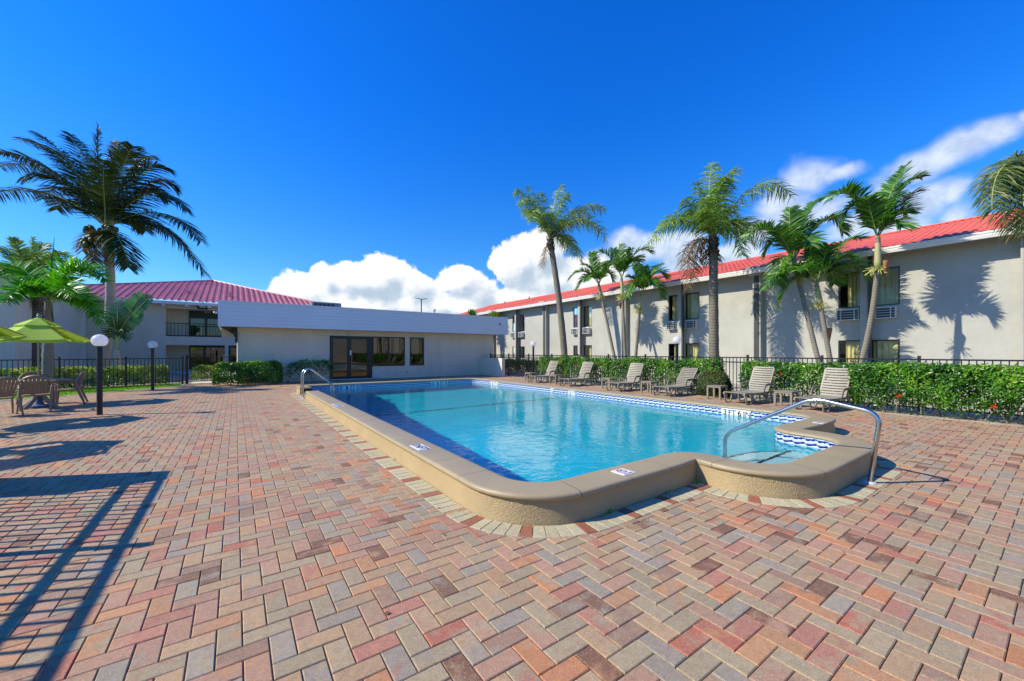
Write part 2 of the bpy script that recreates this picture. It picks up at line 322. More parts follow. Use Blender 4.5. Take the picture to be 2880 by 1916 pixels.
def paver_shader(m, base=None):
    nt, N, L, b = ND(m); tc = N.new('ShaderNodeTexCoord'); src = tc.outputs['Object']
    def noise(s, d=4, r=.55):
        x = N.new('ShaderNodeTexNoise'); x.inputs['Scale'].default_value = s; x.inputs['Detail'].default_value = d; x.inputs['Roughness'].default_value = r; L.new(src, x.inputs[0]); return x.outputs[0]
    def mr(x, a, c, lo=0, hi=1):
        q = N.new('ShaderNodeMapRange'); q.inputs[1].default_value = a; q.inputs[2].default_value = c; q.inputs[3].default_value = lo; q.inputs[4].default_value = hi; L.new(x, q.inputs[0]); return q.outputs[0]
    def mix(f, a, c, mode='MIX'):
        q = N.new('ShaderNodeMix'); q.data_type = 'RGBA'; q.blend_type = mode
        for i, z in ((0, f), (6, a), (7, c)):
            if isinstance(z, (float, int, tuple)): q.inputs[i].default_value = z
            else: L.new(z, q.inputs[i])
        return q.outputs[2]
    A = N.new('ShaderNodeAttribute'); A.attribute_name = 'pc'; D = N.new('ShaderNodeAttribute'); D.attribute_name = 'pd'
    c = mix(mr(noise(7, 3), .5, .68), A.outputs[0], D.outputs[0])
    c = mix(mr(noise(1.1, 4), .5, .75, 0, .35), c, rgb(150, 142, 116))        # worn, dusty zones
    c = mix(mr(noise(26, 5, .7), .42, .7, .0, .30), c, rgb(96, 80, 58)); c = mix(mr(noise(120, 3, .7), .45, .62, .0, .26), c, rgb(90, 74, 58)); c = mix(mr(noise(90, 3, .7), .54, .66, .0, .30), c, rgb(222, 206, 180)); c = mix(mr(noise(260, 2), .3, .7, .0, .30), c, rgb(84, 66, 50))         # dark aggregate
    sp = mr(noise(330, 1), .69, .72, 0, .8); c = mix(sp, c, rgb(232, 220, 200))   # shell flecks
    c = mix(mr(noise(.35, 6, .6), .35, .7, 0, .12), c, rgb(104, 92, 76)); c = mix(mr(noise(2.3, 7, .75), .58, .76, 0, .35), c, rgb(92, 82, 66))      # old stains
    L.new(c, b.inputs['Base Color']); b.inputs['Roughness'].default_value = .78; b.inputs['Specular IOR Level'].default_value = .35
    bp = N.new('ShaderNodeBump'); bp.inputs['Strength'].default_value = .6; bp.inputs['Distance'].default_value = .004; L.new(noise(150, 5, .75), bp.inputs['Height']); L.new(bp.outputs[0], b.inputs['Normal'])
paver_shader(pav_m)
pv = pavers(); pv.data.materials.append(pav_m); tag(pv, kind='structure')
# lawn strip behind the deck on the left
lawn_m = mat('lawn_soil', rgb(92, 120, 40), .9, color2=rgb(70, 90, 30), vscale=5)
g = MB(); lw = [(x, y) for x, y in dl]
vs = [(x, y, -.004) for x, y in lw]+[(-1.9, 24.5, -.004), (-6.5, 22.5, -.004), (-14, 20.5, -.004)]
g.add(vs, [tuple(range(len(vs)))]); struct(g, 'lawn', lawn_m)
g = MB(); g.add([(-1.7, 23.3, -.012), (.1, 23.3, -.012), (.1, 31, -.012), (3, 41.5, -.012), (-6, 41.5, -.012), (-1.7, 31, -.012)], [(0, 1, 2, 3, 4, 5)]); struct(g, 'courtyard_path', conc_m)
g = MB()
for (p, q) in zip(lw[:-1], lw[1:]):
    p = Vector((*p, 0)); q = Vector((*q, 0)); t = (q-p).normalized(); nn = Vector((-t.y, t.x, 0))
    a, b_, c_, d_ = p, q, q+nn*.12, p+nn*.12
    g.add([tuple(x)+() for x in (a, b_, c_, d_)] and [(x.x, x.y, z) for z in (-.02, .012) for x in (a, b_, c_, d_)], [(4, 5, 6, 7), (0, 1, 5, 4), (2, 3, 7, 6)])
struct(g, 'deck_edging', conc_m)
def blades(name, n, region, m, hgt=.035, kind='stuff'):
    rs = np.random.RandomState(5); P = region(rs, n); n = len(P); a = rs.uniform(0, 2*pi, n); h = hgt*rs.uniform(.5, 1.5, n); w = .009+0*a
    V = np.zeros((n, 3, 3)); V[:, 0] = P; V[:, 1] = P; V[:, 2] = P
    V[:, 0, 0] -= w*np.cos(a); V[:, 0, 1] -= w*np.sin(a); V[:, 1, 0] += w*np.cos(a); V[:, 1, 1] += w*np.sin(a)
    V[:, 2, 2] += h; V[:, 2, 0] += rs.normal(0, .015, n); V[:, 2, 1] += rs.normal(0, .015, n)
    return raw_mesh(name, V.reshape(-1, 3), np.arange(n*3).reshape(n, 3), m, rs.rand(n))
def raw_mesh(name, V, F, m, tint=None, parent=None, mi=None):
    k = F.shape[1]; me = bpy.data.meshes.new(name); me.vertices.add(len(V)); me.vertices.foreach_set('co', np.ascontiguousarray(V, dtype=np.float32).ravel())
    me.loops.add(F.size); me.loops.foreach_set('vertex_index', F.ravel().astype(np.int32)); me.polygons.add(len(F)); me.polygons.foreach_set('loop_start', np.arange(0, F.size, k, dtype=np.int32))
    if tint is not None: a = me.attributes.new('tint', 'FLOAT', 'FACE'); a.data.foreach_set('value', np.asarray(tint, dtype=np.float32))
    for q in (m if isinstance(m, (list, tuple)) else [m]): me.materials.append(q)
    if mi is not None: me.polygons.foreach_set('material_index', mi)
    me.polygons.foreach_set('use_smooth', [False]*len(F)); me.update(); me.validate(); o = bpy.data.objects.new(name, me); COL.objects.link(o)
    if parent: o.parent = parent
    return o
grass_m = leafmat('grass_blades', rgb(78, 128, 22), rgb(140, 190, 40), transl=.4)
def lawn_region(rs, n):
    x = rs.uniform(-8.5, -1.9, n); y = rs.uniform(16.5, 23, n); lo = np.interp(x, [p[0] for p in dl], [p[1] for p in dl]); k = (y > lo+.1) & (y < 23.9+.45*(x+1.9)*.6)
    return np.stack([x[k], y[k], np.full(k.sum(), -.004)], 1)
tag(blades('grass', 60000, lawn_region, grass_m), 'short bright green lawn strip between the paved deck and the fence', 'grass', kind='stuff')
# ------------------------------------------------------------------ swimming pool
POLY = [(2.13, 2.79, .42), (4.58, 2.79, .35), (4.58, 1.79, .42), (6.88, 1.79, .42), (6.88, 2.79, .35), (8.97, 2.79, .42), (8.97, 15.85, .55), (2.13, 15.85, .12)]
def outline(step=.305, brk=()):
    """stations along the inner edge: list of f(d)->(x,y) plus arclength; d grows outwards"""
    st = []; n = len(POLY)
    C = []
    for i, (x, y, r) in enumerate(POLY):
        p = Vector((x, y)); a = Vector(POLY[i-1][:2]); b = Vector(POLY[(i+1) % n][:2]); d1 = (p-a).normalized(); d2 = (b-p).normalized()
        cr = d1.x*d2.y-d1.y*d2.x; sg = 1 if cr > 0 else -1     # 1 = convex pool corner
        n1 = Vector((d1.y, -d1.x)); c = p - d1*r + (-n1*r if sg > 0 else n1*r)
        C.append((p, d1, d2, r, sg, c))
    for i in range(n):
        p, d1, d2, r, sg, c = C[i]; pn, e1, e2, rn, sgn, cn = C[(i+1) % n]
        k = 9 if r > .2 else 3; a0 = Vector((d1.y, -d1.x))*sg; a1 = Vector((d2.y, -d2.x))*sg; an0 = math.atan2(a0.y, a0.x); da = pi/2*sg
        for j in range(k+1):
            a = an0 + da*j/k; st.append(('arc', c, r, Vector((cos(a), sin(a))), sg))
        s0 = p+d2*r; s1 = pn-e1*rn; Ls = (s1-s0).length; m = max(1, round(Ls/step)); ts = set(j/m for j in range(1, m))
        if i == n-1:
            for y in brk: ts.add((s0.y-y)/Ls)
        for t in sorted(ts): st.append(('lin', s0.lerp(s1, t), 0, Vector((d2.y, -d2.x)), 1))
    return st
NOTCH = (13.5, 14.85)
ST = outline(brk=NOTCH)
def off(s, d):
    k, c, r, nv, sg = s
    if k == 'lin': return c+nv*d
    rr = max(.001, r+d*sg); return c+nv*rr
arc = [0.]
for i in range(len(ST)): arc.append(arc[-1]+(off(ST[(i+1) % len(ST)], .0)-off(ST[i], .0)).length)
def in_notch(i):
    a = off(ST[i], 0); b = off(ST[(i+1) % len(ST)], 0); m = (a+b)/2
    return m.x < 2.3 and NOTCH[0] < m.y < NOTCH[1]
def sweep(name, prof, m, parent, notch=True, tint=.5, smooth=True):
    me = bpy.data.meshes.new(name); V = []; F = []; UV = []; n = len(ST); k = len(prof); pl = [0.]
    for a, b in zip(prof[:-1], prof[1:]): pl.append(pl[-1]+math.hypot(a[0]-b[0], a[1]-b[1]))
    for s in ST:
        for (d, z) in prof: q = off(s, d); V.append((q.x, q.y, z))
    for i in range(n):
        if notch and in_notch(i): continue
        j = (i+1) % n
        for a in range(k-1):
            F.append((i*k+a, j*k+a, j*k+a+1, i*k+a+1)); UV += [(arc[i], pl[a]), (arc[i+1], pl[a]), (arc[i+1], pl[a+1]), (arc[i], pl[a+1])]
        if notch and in_notch(j % n): F.append(tuple(j*k+a for a in range(k))); UV += [(0, 0)]*k
        if notch and in_notch((i-1) % n): F.append(tuple(i*k+a for a in range(k))[::-1]); UV += [(0, 0)]*k
    me.from_pydata(V, [], F); uv = me.uv_layers.new(name='UVMap'); uv.data.foreach_set('uv', np.array(UV).ravel())
    me.materials.append(m)
    if smooth: me.polygons.foreach_set('use_smooth', [True]*len(F))
    me.update()
    if smooth: me.set_sharp_from_angle(angle=R(45))
    o = bpy.data.objects.new(name, me); COL.objects.link(o); o.parent = parent; return o
side_m = mat('pool_wall_paint', rgb(170, 148, 104), .55, var=.06, vscale=2.5, spec=.5)
def side_bump():
    nt, N, L, b = ND(side_m); tc = N.new('ShaderNodeTexCoord'); nz = N.new('ShaderNodeTexNoise'); nz.inputs['Scale'].default_value = 34; nz.inputs['Detail'].default_value = 6; nz.inputs['Distortion'].default_value = 2.2
    ge = N.new('ShaderNodeNewGeometry'); L.new(tc.outputs['Object'], nz.inputs[0]); n2 = N.new('ShaderNodeTexNoise'); n2.inputs['Scale'].default_value = 1.6; L.new(tc.outputs['Object'], n2.inputs[0])
    # render patches over the rounded corners are rougher than the long straight walls
    sp = N.new('ShaderNodeSeparateXYZ'); L.new(tc.outputs['Object'], sp.inputs[0]); cur = None
    for (x, y) in ((2.1, 2.7), (4.5, 1.7), (6.9, 1.7)):
        v = N.new('ShaderNodeVectorMath'); v.operation = 'DISTANCE'; L.new(tc.outputs['Object'], v.inputs[0]); v.inputs[1].default_value = (x, y, .1)
        m = N.new('ShaderNodeMapRange'); m.inputs[1].default_value = .85; m.inputs[2].default_value = .25; m.inputs[3].default_value = .05; m.inputs[4].default_value = 1; L.new(v.outputs['Value'], m.inputs[0])
        if cur is None: cur = m.outputs[0]
        else: q = N.new('ShaderNodeMath'); q.operation = 'MAXIMUM'; L.new(cur, q.inputs[0]); L.new(m.outputs[0], q.inputs[1]); cur = q.outputs[0]
    mu = N.new('ShaderNodeMath'); mu.operation = 'MULTIPLY'; L.new(nz.outputs[0], mu.inputs[0]); L.new(cur, mu.inputs[1])
    bp = N.new('ShaderNodeBump'); bp.inputs['Strength'].default_value = .6; bp.inputs['Distance'].default_value = .028; L.new(mu.outputs[0], bp.inputs['Height']); L.new(bp.outputs[0], b.inputs['Normal'])
side_bump()
cop_m = mat('coping_paint', rgb(160, 144, 108), .5, var=.05, vscale=2.2, spec=.5)
def coping_shader():
    nt, N, L, b = ND(cop_m); uv = N.new('ShaderNodeUVMap'); sp = N.new('ShaderNodeSeparateXYZ'); L.new(uv.outputs[0], sp.inputs[0])
    nz = N.new('ShaderNodeTexNoise'); nz.inputs['Scale'].default_value = 3; tc = N.new('ShaderNodeTexCoord'); L.new(tc.outputs['Object'], nz.inputs[0])
    ad = N.new('ShaderNodeMath'); ad.operation = 'MULTIPLY_ADD'; ad.inputs[1].default_value = .05; L.new(nz.outputs[0], ad.inputs[0]); L.new(sp.outputs[0], ad.inputs[2])
    pp = N.new('ShaderNodeMath'); pp.operation = 'PINGPONG'; pp.inputs[1].default_value = .31; L.new(ad.outputs[0], pp.inputs[0])
    mr = N.new('ShaderNodeMapRange'); mr.inputs[1].default_value = 0; mr.inputs[2].default_value = .006; L.new(pp.outputs[0], mr.inputs[0])
    n2 = N.new('ShaderNodeTexNoise'); n2.inputs['Scale'].default_value = 25; L.new(tc.outputs['Object'], n2.inputs[0])
    ad2 = N.new('ShaderNodeMath'); ad2.operation = 'MULTIPLY_ADD'; ad2.inputs[1].default_value = .25; L.new(n2.outputs[0], ad2.inputs[0]); L.new(mr.outputs[0], ad2.inputs[2])
    bp = N.new('ShaderNodeBump'); bp.inputs['Strength'].default_value = .7; bp.inputs['Distance'].default_value = .006; L.new(ad2.outputs[0], bp.inputs['Height']); L.new(bp.outputs[0], b.inputs['Normal'])
    src = b.inputs['Base Color'].links[0].from_socket; mx = N.new('ShaderNodeMix'); mx.data_type = 'RGBA'; mx.inputs[6].default_value = rgb(120, 104, 78); L.new(mr.outputs[0], mx.inputs[0]); L.new(src, mx.inputs[7]); L.new(mx.outputs[2], b.inputs['Base Color'])
coping_shader()
tile_m = bpy.data.materials.new('wave_tiles'); tile_m.use_nodes = True
def tile_shader():
    nt, N, L, b = ND(tile_m); uv = N.new('ShaderNodeUVMap'); sp = N.new('ShaderNodeSeparateXYZ'); L.new(uv.outputs[0], sp.inputs[0])
    def M(op, a, c=None, d=None):
        x = N.new('ShaderNodeMath'); x.operation = op
        for i, q in enumerate((a, c, d)):
            if q is None: continue
            if isinstance(q, (int, float)): x.inputs[i].default_value = q
            else: L.new(q, x.inputs[i])
        return x.outputs[0]
    u, v = sp.outputs[0], sp.outputs[1]; T = .153
    ut = M('MODULO', u, T)                    # every tile carries the same wave print
    cbn = N.new('ShaderNodeCombineXYZ'); L.new(M('MULTIPLY', ut, 1.0), cbn.inputs[0]); L.new(v, cbn.inputs[1])
    nz = N.new('ShaderNodeTexNoise'); nz.inputs['Scale'].default_value = 26; nz.inputs['Detail'].default_value = 2; L.new(cbn.outputs[0], nz.inputs[0])
    s1 = M('MULTIPLY', M('SINE', M('MULTIPLY', u, 2*pi/T*2)), .006); s2 = M('MULTIPLY', M('SINE', M('MULTIPLY', u, 2*pi/T)), .008)
    vv = M('ADD', M('ADD', v, s1), M('ADD', s2, M('MULTIPLY', M('SUBTRACT', nz.outputs[0], .5), .045)))
    ph = M('DIVIDE', M('MODULO', M('ADD', vv, .2), .072), .072)
    cr = N.new('ShaderNodeValToRGB'); cr.color_ramp.interpolation = 'CONSTANT'; L.new(ph, cr.inputs[0]); e = cr.color_ramp.elements
    e[0].position = 0; e[0].color = rgb(14, 26, 118)
    e[1].position = .38; e[1].color = rgb(70, 110, 190)
    for p, c in ((.46, (225, 232, 242)), (.60, (150, 195, 225)), (.72, (236, 240, 246)), (.84, (12, 20, 66)), (.92, (225, 232, 242))): x = e.new(p); x.color = rgb(*c)
    g1 = M('LESS_THAN', M('PINGPONG', u, T/2), .0016)
    mx = N.new('ShaderNodeMix'); mx.data_type = 'RGBA'; L.new(g1, mx.inputs[0]); L.new(cr.outputs[0], mx.inputs[6]); mx.inputs[7].default_value = rgb(225, 228, 230)
    edge = M('LESS_THAN', v, .012); mx2 = N.new('ShaderNodeMix'); mx2.data_type = 'RGBA'; L.new(edge, mx2.inputs[0]); L.new(mx.outputs[2], mx2.inputs[6]); mx2.inputs[7].default_value = rgb(228, 228, 224)
    L.new(mx2.outputs[2], b.inputs['Base Color']); b.inputs['Roughness'].default_value = .12
tile_shader()
plaster_m = mat('pool_plaster', (.006, .62, .70, 1), .8, color2=(.004, .55, .66, 1), vscale=1.2)
steppl_m = mat('step_plaster', (.95, .80, .72, 1), .8, color2=(.85, .74, .68, 1), vscale=3)
trim_t = mat('navy_step_tile', rgb(18, 26, 60), .3)
pool = thing('swimming_pool', 'large rectangular swimming pool with raised tan coping, wave tiles and a step alcove', 'swimming pool', (5.5, 9.3, 0))
pool.location = (0, 0, 0)
sweep('side_wall', [(.385, -.02), (.372, .05), (.352, .16), (.348, .20)], side_m, pool)
sweep('coping', [(.346, .196), (.362, .197), (.375, .208), (.379, .222), (.374, .238), (.36, .249), (.34, .252), (.22, .250), (.06, .250), (.02, .246), (-.008, .236), (-.02, .222), (-.02, .208), (-.01, .198), (.002, .196)], cop_m, pool)
sweep('tile_band', [(.0, .197), (.0, .028)], tile_m, pool)
bas = sweep('basin_wall', [(.0, .028), (-.012, .022), (-.012, -.2), (-.012, -2.0)], plaster_m, pool, notch=False)
g = MB(); ys = [1.0, 5.0, 10.0, 12.5, 16.2]; zs = [-.80, -.85, -1.16, -1.7, -1.78]
g.add([(x, y, z) for y, z in zip(ys, zs) for x in (1.9, 9.2)], [(2*i, 2*i+1, 2*i+3, 2*i+2) for i in range(4)]); bf = g.build('basin_floor', plaster_m, pool)
g = MB(); g.box(1.77, 2.12, NOTCH[0]-.05, NOTCH[1]+.05, -.02, .045, bev=.012); g.build('ladder_notch_sill', side_m, pool)
g = MB()
for k in range(34):
    x = 2.3+k*.197; g.add([(x, 9.95, -1.156), (x+.15, 9.95, -1.156), (x+.15, 10.1, -1.18), (x, 10.1, -1.18)], [(0, 1, 2, 3)])
g.v = [(x, y, z+.012) for x, y, z in g.v]; lane = g.build('depth_break_line', trim_t, pool)
def step_shape(yc, rx, z0, z1, nm):
    g = MB(); c = 5.73; pts = [(c-rx, 1.5), (c+rx, 1.5)]
    n = 14; pts = [(4.35, 1.5), (7.1, 1.5)] if rx < 0 else []
    if rx < 0: pts = [(4.35, 1.5), (7.12, 1.5), (7.12, yc), (4.35, yc)]
    else:
        pts = [(4.35, 1.5), (7.12, 1.5), (7.12, 2.6)] + [(c+rx*cos(a), 2.6+(yc-2.6)*sin(a)) for a in [pi*j/n for j in range(n+1)]] + [(4.35, 2.6)]
    m = len(pts); g.add([(x, y, z0) for x, y in pts]+[(x, y, z1) for x, y in pts], [tuple(range(m, 2*m))]+[(i, (i+1) % m, m+(i+1) % m, m+i) for i in range(m)])
    o = g.build('step', steppl_m, pool)
    t = MB(); inner = [(x, y) for x, y in pts if y > 1.6 and 4.4 < x < 7.05] if rx > 0 else [(7.12, yc), (4.35, yc)]
    if rx > 0: inner = pts[3:-1]
    vs = []; 
    for (x, y) in inner:
        d = Vector((c-x, (2.0 if rx > 0 else y-1)-y)) if rx > 0 else Vector((0, -1)); d.normalize(); vs += [(x, y+.001, z1+.004), (x+d.x*.05, y+d.y*.05, z1+.004)]
    t.add(vs, [(2*i, 2*i+1, 2*i+3, 2*i+2) for i in range(len(inner)-1)]); t.build('nosing', trim_t, o); return o
S_ = [step_shape(2.12, -1, -1.2, -.16, 's'), step_shape(2.5, -1, -1.2, -.42, 's'), step_shape(3.0, 1.25, -1.2, -.66, 's')]
water_m = bpy.data.materials.new('pool_water'); water_m.use_nodes = True
def water_shader():
    nt, N, L, b = ND(water_m); b.inputs['Transmission Weight'].default_value = 1; b.inputs['IOR'].default_value = 1.33; b.inputs['Roughness'].default_value = 0.0
    b.inputs['Base Color'].default_value = (.42, .95, 1, 1)
    tc = N.new('ShaderNodeTexCoord'); nz = N.new('ShaderNodeTexNoise'); nz.inputs['Scale'].default_value = 5.5; nz.inputs['Detail'].default_value = 3.5; nz.inputs['Distortion'].default_value = .6; L.new(tc.outputs['Object'], nz.inputs[0])
    n2 = N.new('ShaderNodeTexNoise'); n2.inputs['Scale'].default_value = .5; L.new(tc.outputs['Object'], n2.inputs[0]); mr = N.new('ShaderNodeMapRange'); mr.inputs[1].default_value = .3; mr.inputs[2].default_value = .7; mr.inputs[3].default_value = .35; L.new(n2.outputs[0], mr.inputs[0])
    mu = N.new('ShaderNodeMath'); mu.operation = 'MULTIPLY'; L.new(nz.outputs[0], mu.inputs[0]); L.new(mr.outputs[0], mu.inputs[1])
    bp = N.new('ShaderNodeBump'); bp.inputs['Strength'].default_value = .34; bp.inputs['Distance'].default_value = .03; L.new(mu.outputs[0], bp.inputs['Height']); L.new(bp.outputs[0], b.inputs['Normal'])
water_shader()
g = MB(); ring = [off(s, .008) for s in ST]; nn = len(ring); g.add([(p.x, p.y, .06) for p in ring], [tuple(range(nn))])
wt = struct(g, 'pool_water', water_m); wt.data.polygons.foreach_set('use_smooth', [True])
wt.cycles.is_caustics_caster = True; sun.cycles.is_caustics_light = True
for o in [bas, bf, lane]+S_: o.cycles.is_caustics_receiver = True
SC.cycles.caustics_refractive = True
# soldier course of pale and brick-red pavers round the pool wall
def soldiers():
    V = []; Fc = []; C1 = []; rs = random.Random(4); cream = rgb(208, 200, 156); red = rgb(168, 92, 60); n = len(ST)
    P1 = [off(s, .392) for s in ST]; P2 = [off(s, .60) for s in ST]
    # resample by outer arclength
    seg = []; acc = 0
    for i in range(n):
        j = (i+1) % n; L2 = (P2[j]-P2[i]).length; L1 = (P1[j]-P1[i]).length; seg.append((acc, L2, i, j)); acc += L2
    w = .1115; k = int(acc/w)
    def loc(s):
        for (a, L2, i, j) in seg:
            if a <= s <= a+L2+1e-9 and L2 > 1e-6: t = (s-a)/L2; return P1[i].lerp(P1[j], t), P2[i].lerp(P2[j], t)
        return P1[0], P2[0]
    for q in range(k):
        s0 = q*w+.003; s1 = (q+1)*w-.003; a, b = loc(s0); d, c = loc(s1)
        if (b-c).length < .04: continue
        z = .005+rs.uniform(-.001, .001); ce = (a+b+c+d)/4; o = len(V); bv = .045
        for (p, zz, kk) in ((a, -.01, 0), (b, -.01, 0), (c, -.01, 0), (d, -.01, 0), (a, z-.004, 0), (b, z-.004, 0), (c, z-.004, 0), (d, z-.004, 0), (a, z, bv), (b, z, bv), (c, z, bv), (d, z, bv)):
            pp = p.lerp(ce, kk); V.append((pp.x, pp.y, zz))
        for f in ((0, 1, 5, 4), (1, 2, 6, 5), (2, 3, 7, 6), (3, 0, 4, 7), (4, 5, 9, 8), (5, 6, 10, 9), (6, 7, 11, 10), (7, 4, 8, 11), (8, 9, 10, 11)): Fc.append(tuple(o+x for x in f))
        col = red if q % 5 == 2 else cream; v = rs.uniform(.9, 1.08); C1 += [(col[0]*v, col[1]*v, col[2]*v, 1)]*9
    me = bpy.data.meshes.new('soldier_course'); me.from_pydata(V, [], Fc)
    for nm in ('pc', 'pd'): a_ = me.attributes.new(nm, 'FLOAT_COLOR', 'FACE'); a_.data.foreach_set('color', np.array(C1).ravel())
    me.materials.append(pav_m); o = bpy.data.objects.new('soldier_course', me); COL.objects.link(o); tag(o, kind='structure')
soldiers()
# depth markers
sign_w = mat('white_sign_tile', rgb(228, 230, 230), .25); ink_m = mat('black_ink', rgb(16, 16, 20), .5); redink_m = mat('red_ink', rgb(190, 24, 32), .5)
def text(body, size, parent, M, m=None, name='lettering', align='CENTER', bold=.0):
    c = bpy.data.curves.new(name, 'FONT'); c.body = body; c.size = size; c.align_x = align; c.align_y = 'CENTER'; c.extrude = .0006; c.offset = bold; c.materials.append(m or ink_m)
    o = bpy.data.objects.new('tmp', c); COL.objects.link(o); dg = bpy.context.evaluated_depsgraph_get(); me = bpy.data.meshes.new_from_object(o.evaluated_get(dg)); bpy.data.objects.remove(o)
    me.name = name; o = bpy.data.objects.new(name, me); COL.objects.link(o); o.parent = parent; o.matrix_local = M; return o
def no_diving(parent, M, r=.055, col=None):
    g = MB(); n = 20
    for (ri, ro) in ((r*.82, r),):
        g.add([(rr*cos(2*pi*i/n), rr*sin(2*pi*i/n), .0015) for i in range(n) for rr in (ri, ro)], [(2*i, 2*i+1, (2*i+3) % (2*n), (2*i+2) % (2*n)) for i in range(n)], 0)
    a = r*.86; w = r*.09; s = .7071
    g.add([((-a+w)*s, (a+w)*s, .0017), ((-a-w)*s, (a-w)*s, .0017), ((a-w)*s, (-a-w)*s, .0017), ((a+w)*s, (-a+w)*s, .0017)], [(0, 1, 2, 3)], 0)
    g.add([(-r*.45, -.1*r, .0013), (r*.1, .02*r, .0013), (r*.5, .45*r, .0013), (r*.35, .5*r, .0013), (-.05*r, .2*r, .0013), (-r*.5, .05*r, .0013)], [(0, 1, 2, 3, 4, 5)], 1)
    g.add([(r*.1+.1*r*cos(i*pi/4), -r*.28+.13*r*sin(i*pi/4), .0013) for i in range(8)], [tuple(range(8))], 1)
    o = g.build('no_diving_symbol', [col or ink_m, ink_m], parent); o.matrix_local = M; return o
def marker(center, xdir, ydir, w, h, items, name='depth_marker', tiles=0):
    """flat tile plate; local x = reading direction, y = up on the plate"""
    xdir = Vector(xdir); ydir = Vector(ydir); z = xdir.cross(ydir)
    Mx = Matrix((xdir, ydir, z)).transposed().to_4x4(); Mx.translation = Vector(center)
    g = MB()
    if tiles:
        tw = w/tiles
        for k in range(tiles): g.box(-w/2+k*tw+.002, -w/2+(k+1)*tw-.002, -h/2, h/2, -.004, .0035)
    else: g.box(-w/2, w/2, -h/2, h/2, -.004, .0035)
    o = g.build(name, sign_w, pool); o.matrix_local = Mx
    for it in items:
        if it[0] == 't': text(it[1], it[2], o, Matrix.Translation((it[3], it[4], .0045)), bold=it[5] if len(it) > 5 else .003)
        else: no_diving(o, Matrix.Translation((it[3], it[4], .0045)), it[2], it[1])
    return o
zt = .115
for xc in ((PY(983, 1085, 15.85).x), (PY(1236, 1070, 15.85).x)):
    marker((xc, 15.842, zt), (1, 0, 0), (0, 0, 1), .80, .155, [('n', ink_m, .058, -.31, 0), ('t', '6', .17, -.09, -.003), ('t', 'FT', .17, .11, -.003, .001), ('n', ink_m, .058, .31, 0)], tiles=5)
def yat(u, v): return PX(u, v, 8.97).y
marker((8.962, yat(1391, 1080), zt), (0, -1, 0), (0, 0, 1), .60, .155, [('t', '6', .17, -.15, 0), ('t', 'FT', .16, .04, 0, .001), ('n', ink_m, .05, .23, 0)], tiles=4)
marker((8.962, yat(1553, 1100), zt), (0, -1, 0), (0, 0, 1), .155, .155, [('n', ink_m, .06, 0, 0)], tiles=1)
marker((8.962, yat(1609, 1105), zt), (0, -1, 0), (0, 0, 1), .31, .155, [('t', '5', .17, -.078, 0), ('t', 'FT', .14, .078, 0, .001)], tiles=2)
marker((8.962, yat(2070, 1155), zt), (0, -1, 0), (0, 0, 1), .62, .155, [('t', '3', .17, -.232, -.008, .003), ('t', 'FT', .155, -.078, -.008, .002), ('t', '6', .17, .078, -.008, .003), ('t', 'IN', .155, .232, -.008, .002)], tiles=4)
q = G(1180, 1259, .25); marker((1.90, q.y, .252), (0, -1, 0), (1, 0, 0), .31, .16, [('t', '3\u00bd', .13, -.075, 0), ('t', 'FT', .15, .075, 0, .004)])
q = G(946, 1139, .25); marker((1.89, 9.68, .252), (0, -1, 0), (1, 0, 0), .27, .16, [('t', '5', .17, -.05, 0), ('n', ink_m, .05, .08, 0)]); marker((1.89, 9.37, .252), (0, -1, 0), (1, 0, 0), .14, .17, [('t', 'FT', .1, 0, 0)])
q = G(1744, 1328, .25); marker((3.17, 2.59, .252), (1, 0, 0), (0, 1, 0), .17, .17, [('n', redink_m, .052, 0, .018), ('t', 'NO DIVING', .024, 0, -.065, .0005)], name='no_diving_sign')
q = G(2305, 1188, .25); marker((8.09, 2.48, .252), (1, 0, 0), (0, 1, 0), .17, .155, [('n', redink_m, .05, 0, .014), ('t', 'NO DIVING', .022, 0, -.06, .0005)], name='no_diving_sign')
# rails
g = MB()
def bez(pts, n=8):      # rounded polyline
    P = [Vector(p) for p in pts]; out = [P[0]]
    for i in range(1, len(P)-1):
        a, b, c = P[i-1], P[i], P[i+1]; r = .14 if len(P) < 6 else .1; r1 = min(r, (a-b).length*.45); r2 = min(r, (c-b).length*.45)
        s = b+(a-b).normalized()*r1; e = b+(c-b).normalized()*r2
        for k in range(n+1): t = k/n; out.append(s*(1-t)**2+b*2*t*(1-t)+e*t*t)
    out.append(P[-1]); return out
hr = thing('pool_handrail', 'bent stainless steel handrail arching over the coping beside the pool steps', 'handrail', (5.73, 1.3, 0))
g.tube(bez([(0, 1.57, -.5), (0, 1.57, .28), (0, .52, .89), (0, -.09, .78), (0, 0, .0)]), .024, 12); g.build('rail_tube', chrome_m, hr, smooth=True)
g = MB(); g.lathe([(.062, 0), (.062, .008), (.045, .02), (.026, .022)], (0, 0, .002), 20); g.build('floor_flange', mat('worn_flange', rgb(200, 196, 186), .4, var=.1, vscale=30), hr, autos=True)
ld = thing('pool_ladder', 'pair of curved stainless steel grab rails at the left pool edge', 'ladder', (1.73, 13.78, 0))
for k, y in enumerate((0, .42)):
    g = MB(); g.tube(bez([(0, y, .0), (0, y, .80), (.19, y, .95), (.88, y, .37), (.90, y, -.7)]), .021, 12); t = g.build('rail_tube', chrome_m, ld, smooth=True)
    g = MB(); g.lathe([(.055, 0), (.055, .01), (.025, .02)], (0, y, .006), 16); g.build('foot_plate', white_m, t)
for z in (-.25, -.5): g = MB(); g.box(.84, .96, .02, .40, z, z+.03, bev=.008); g.build('tread', white_m, ld)

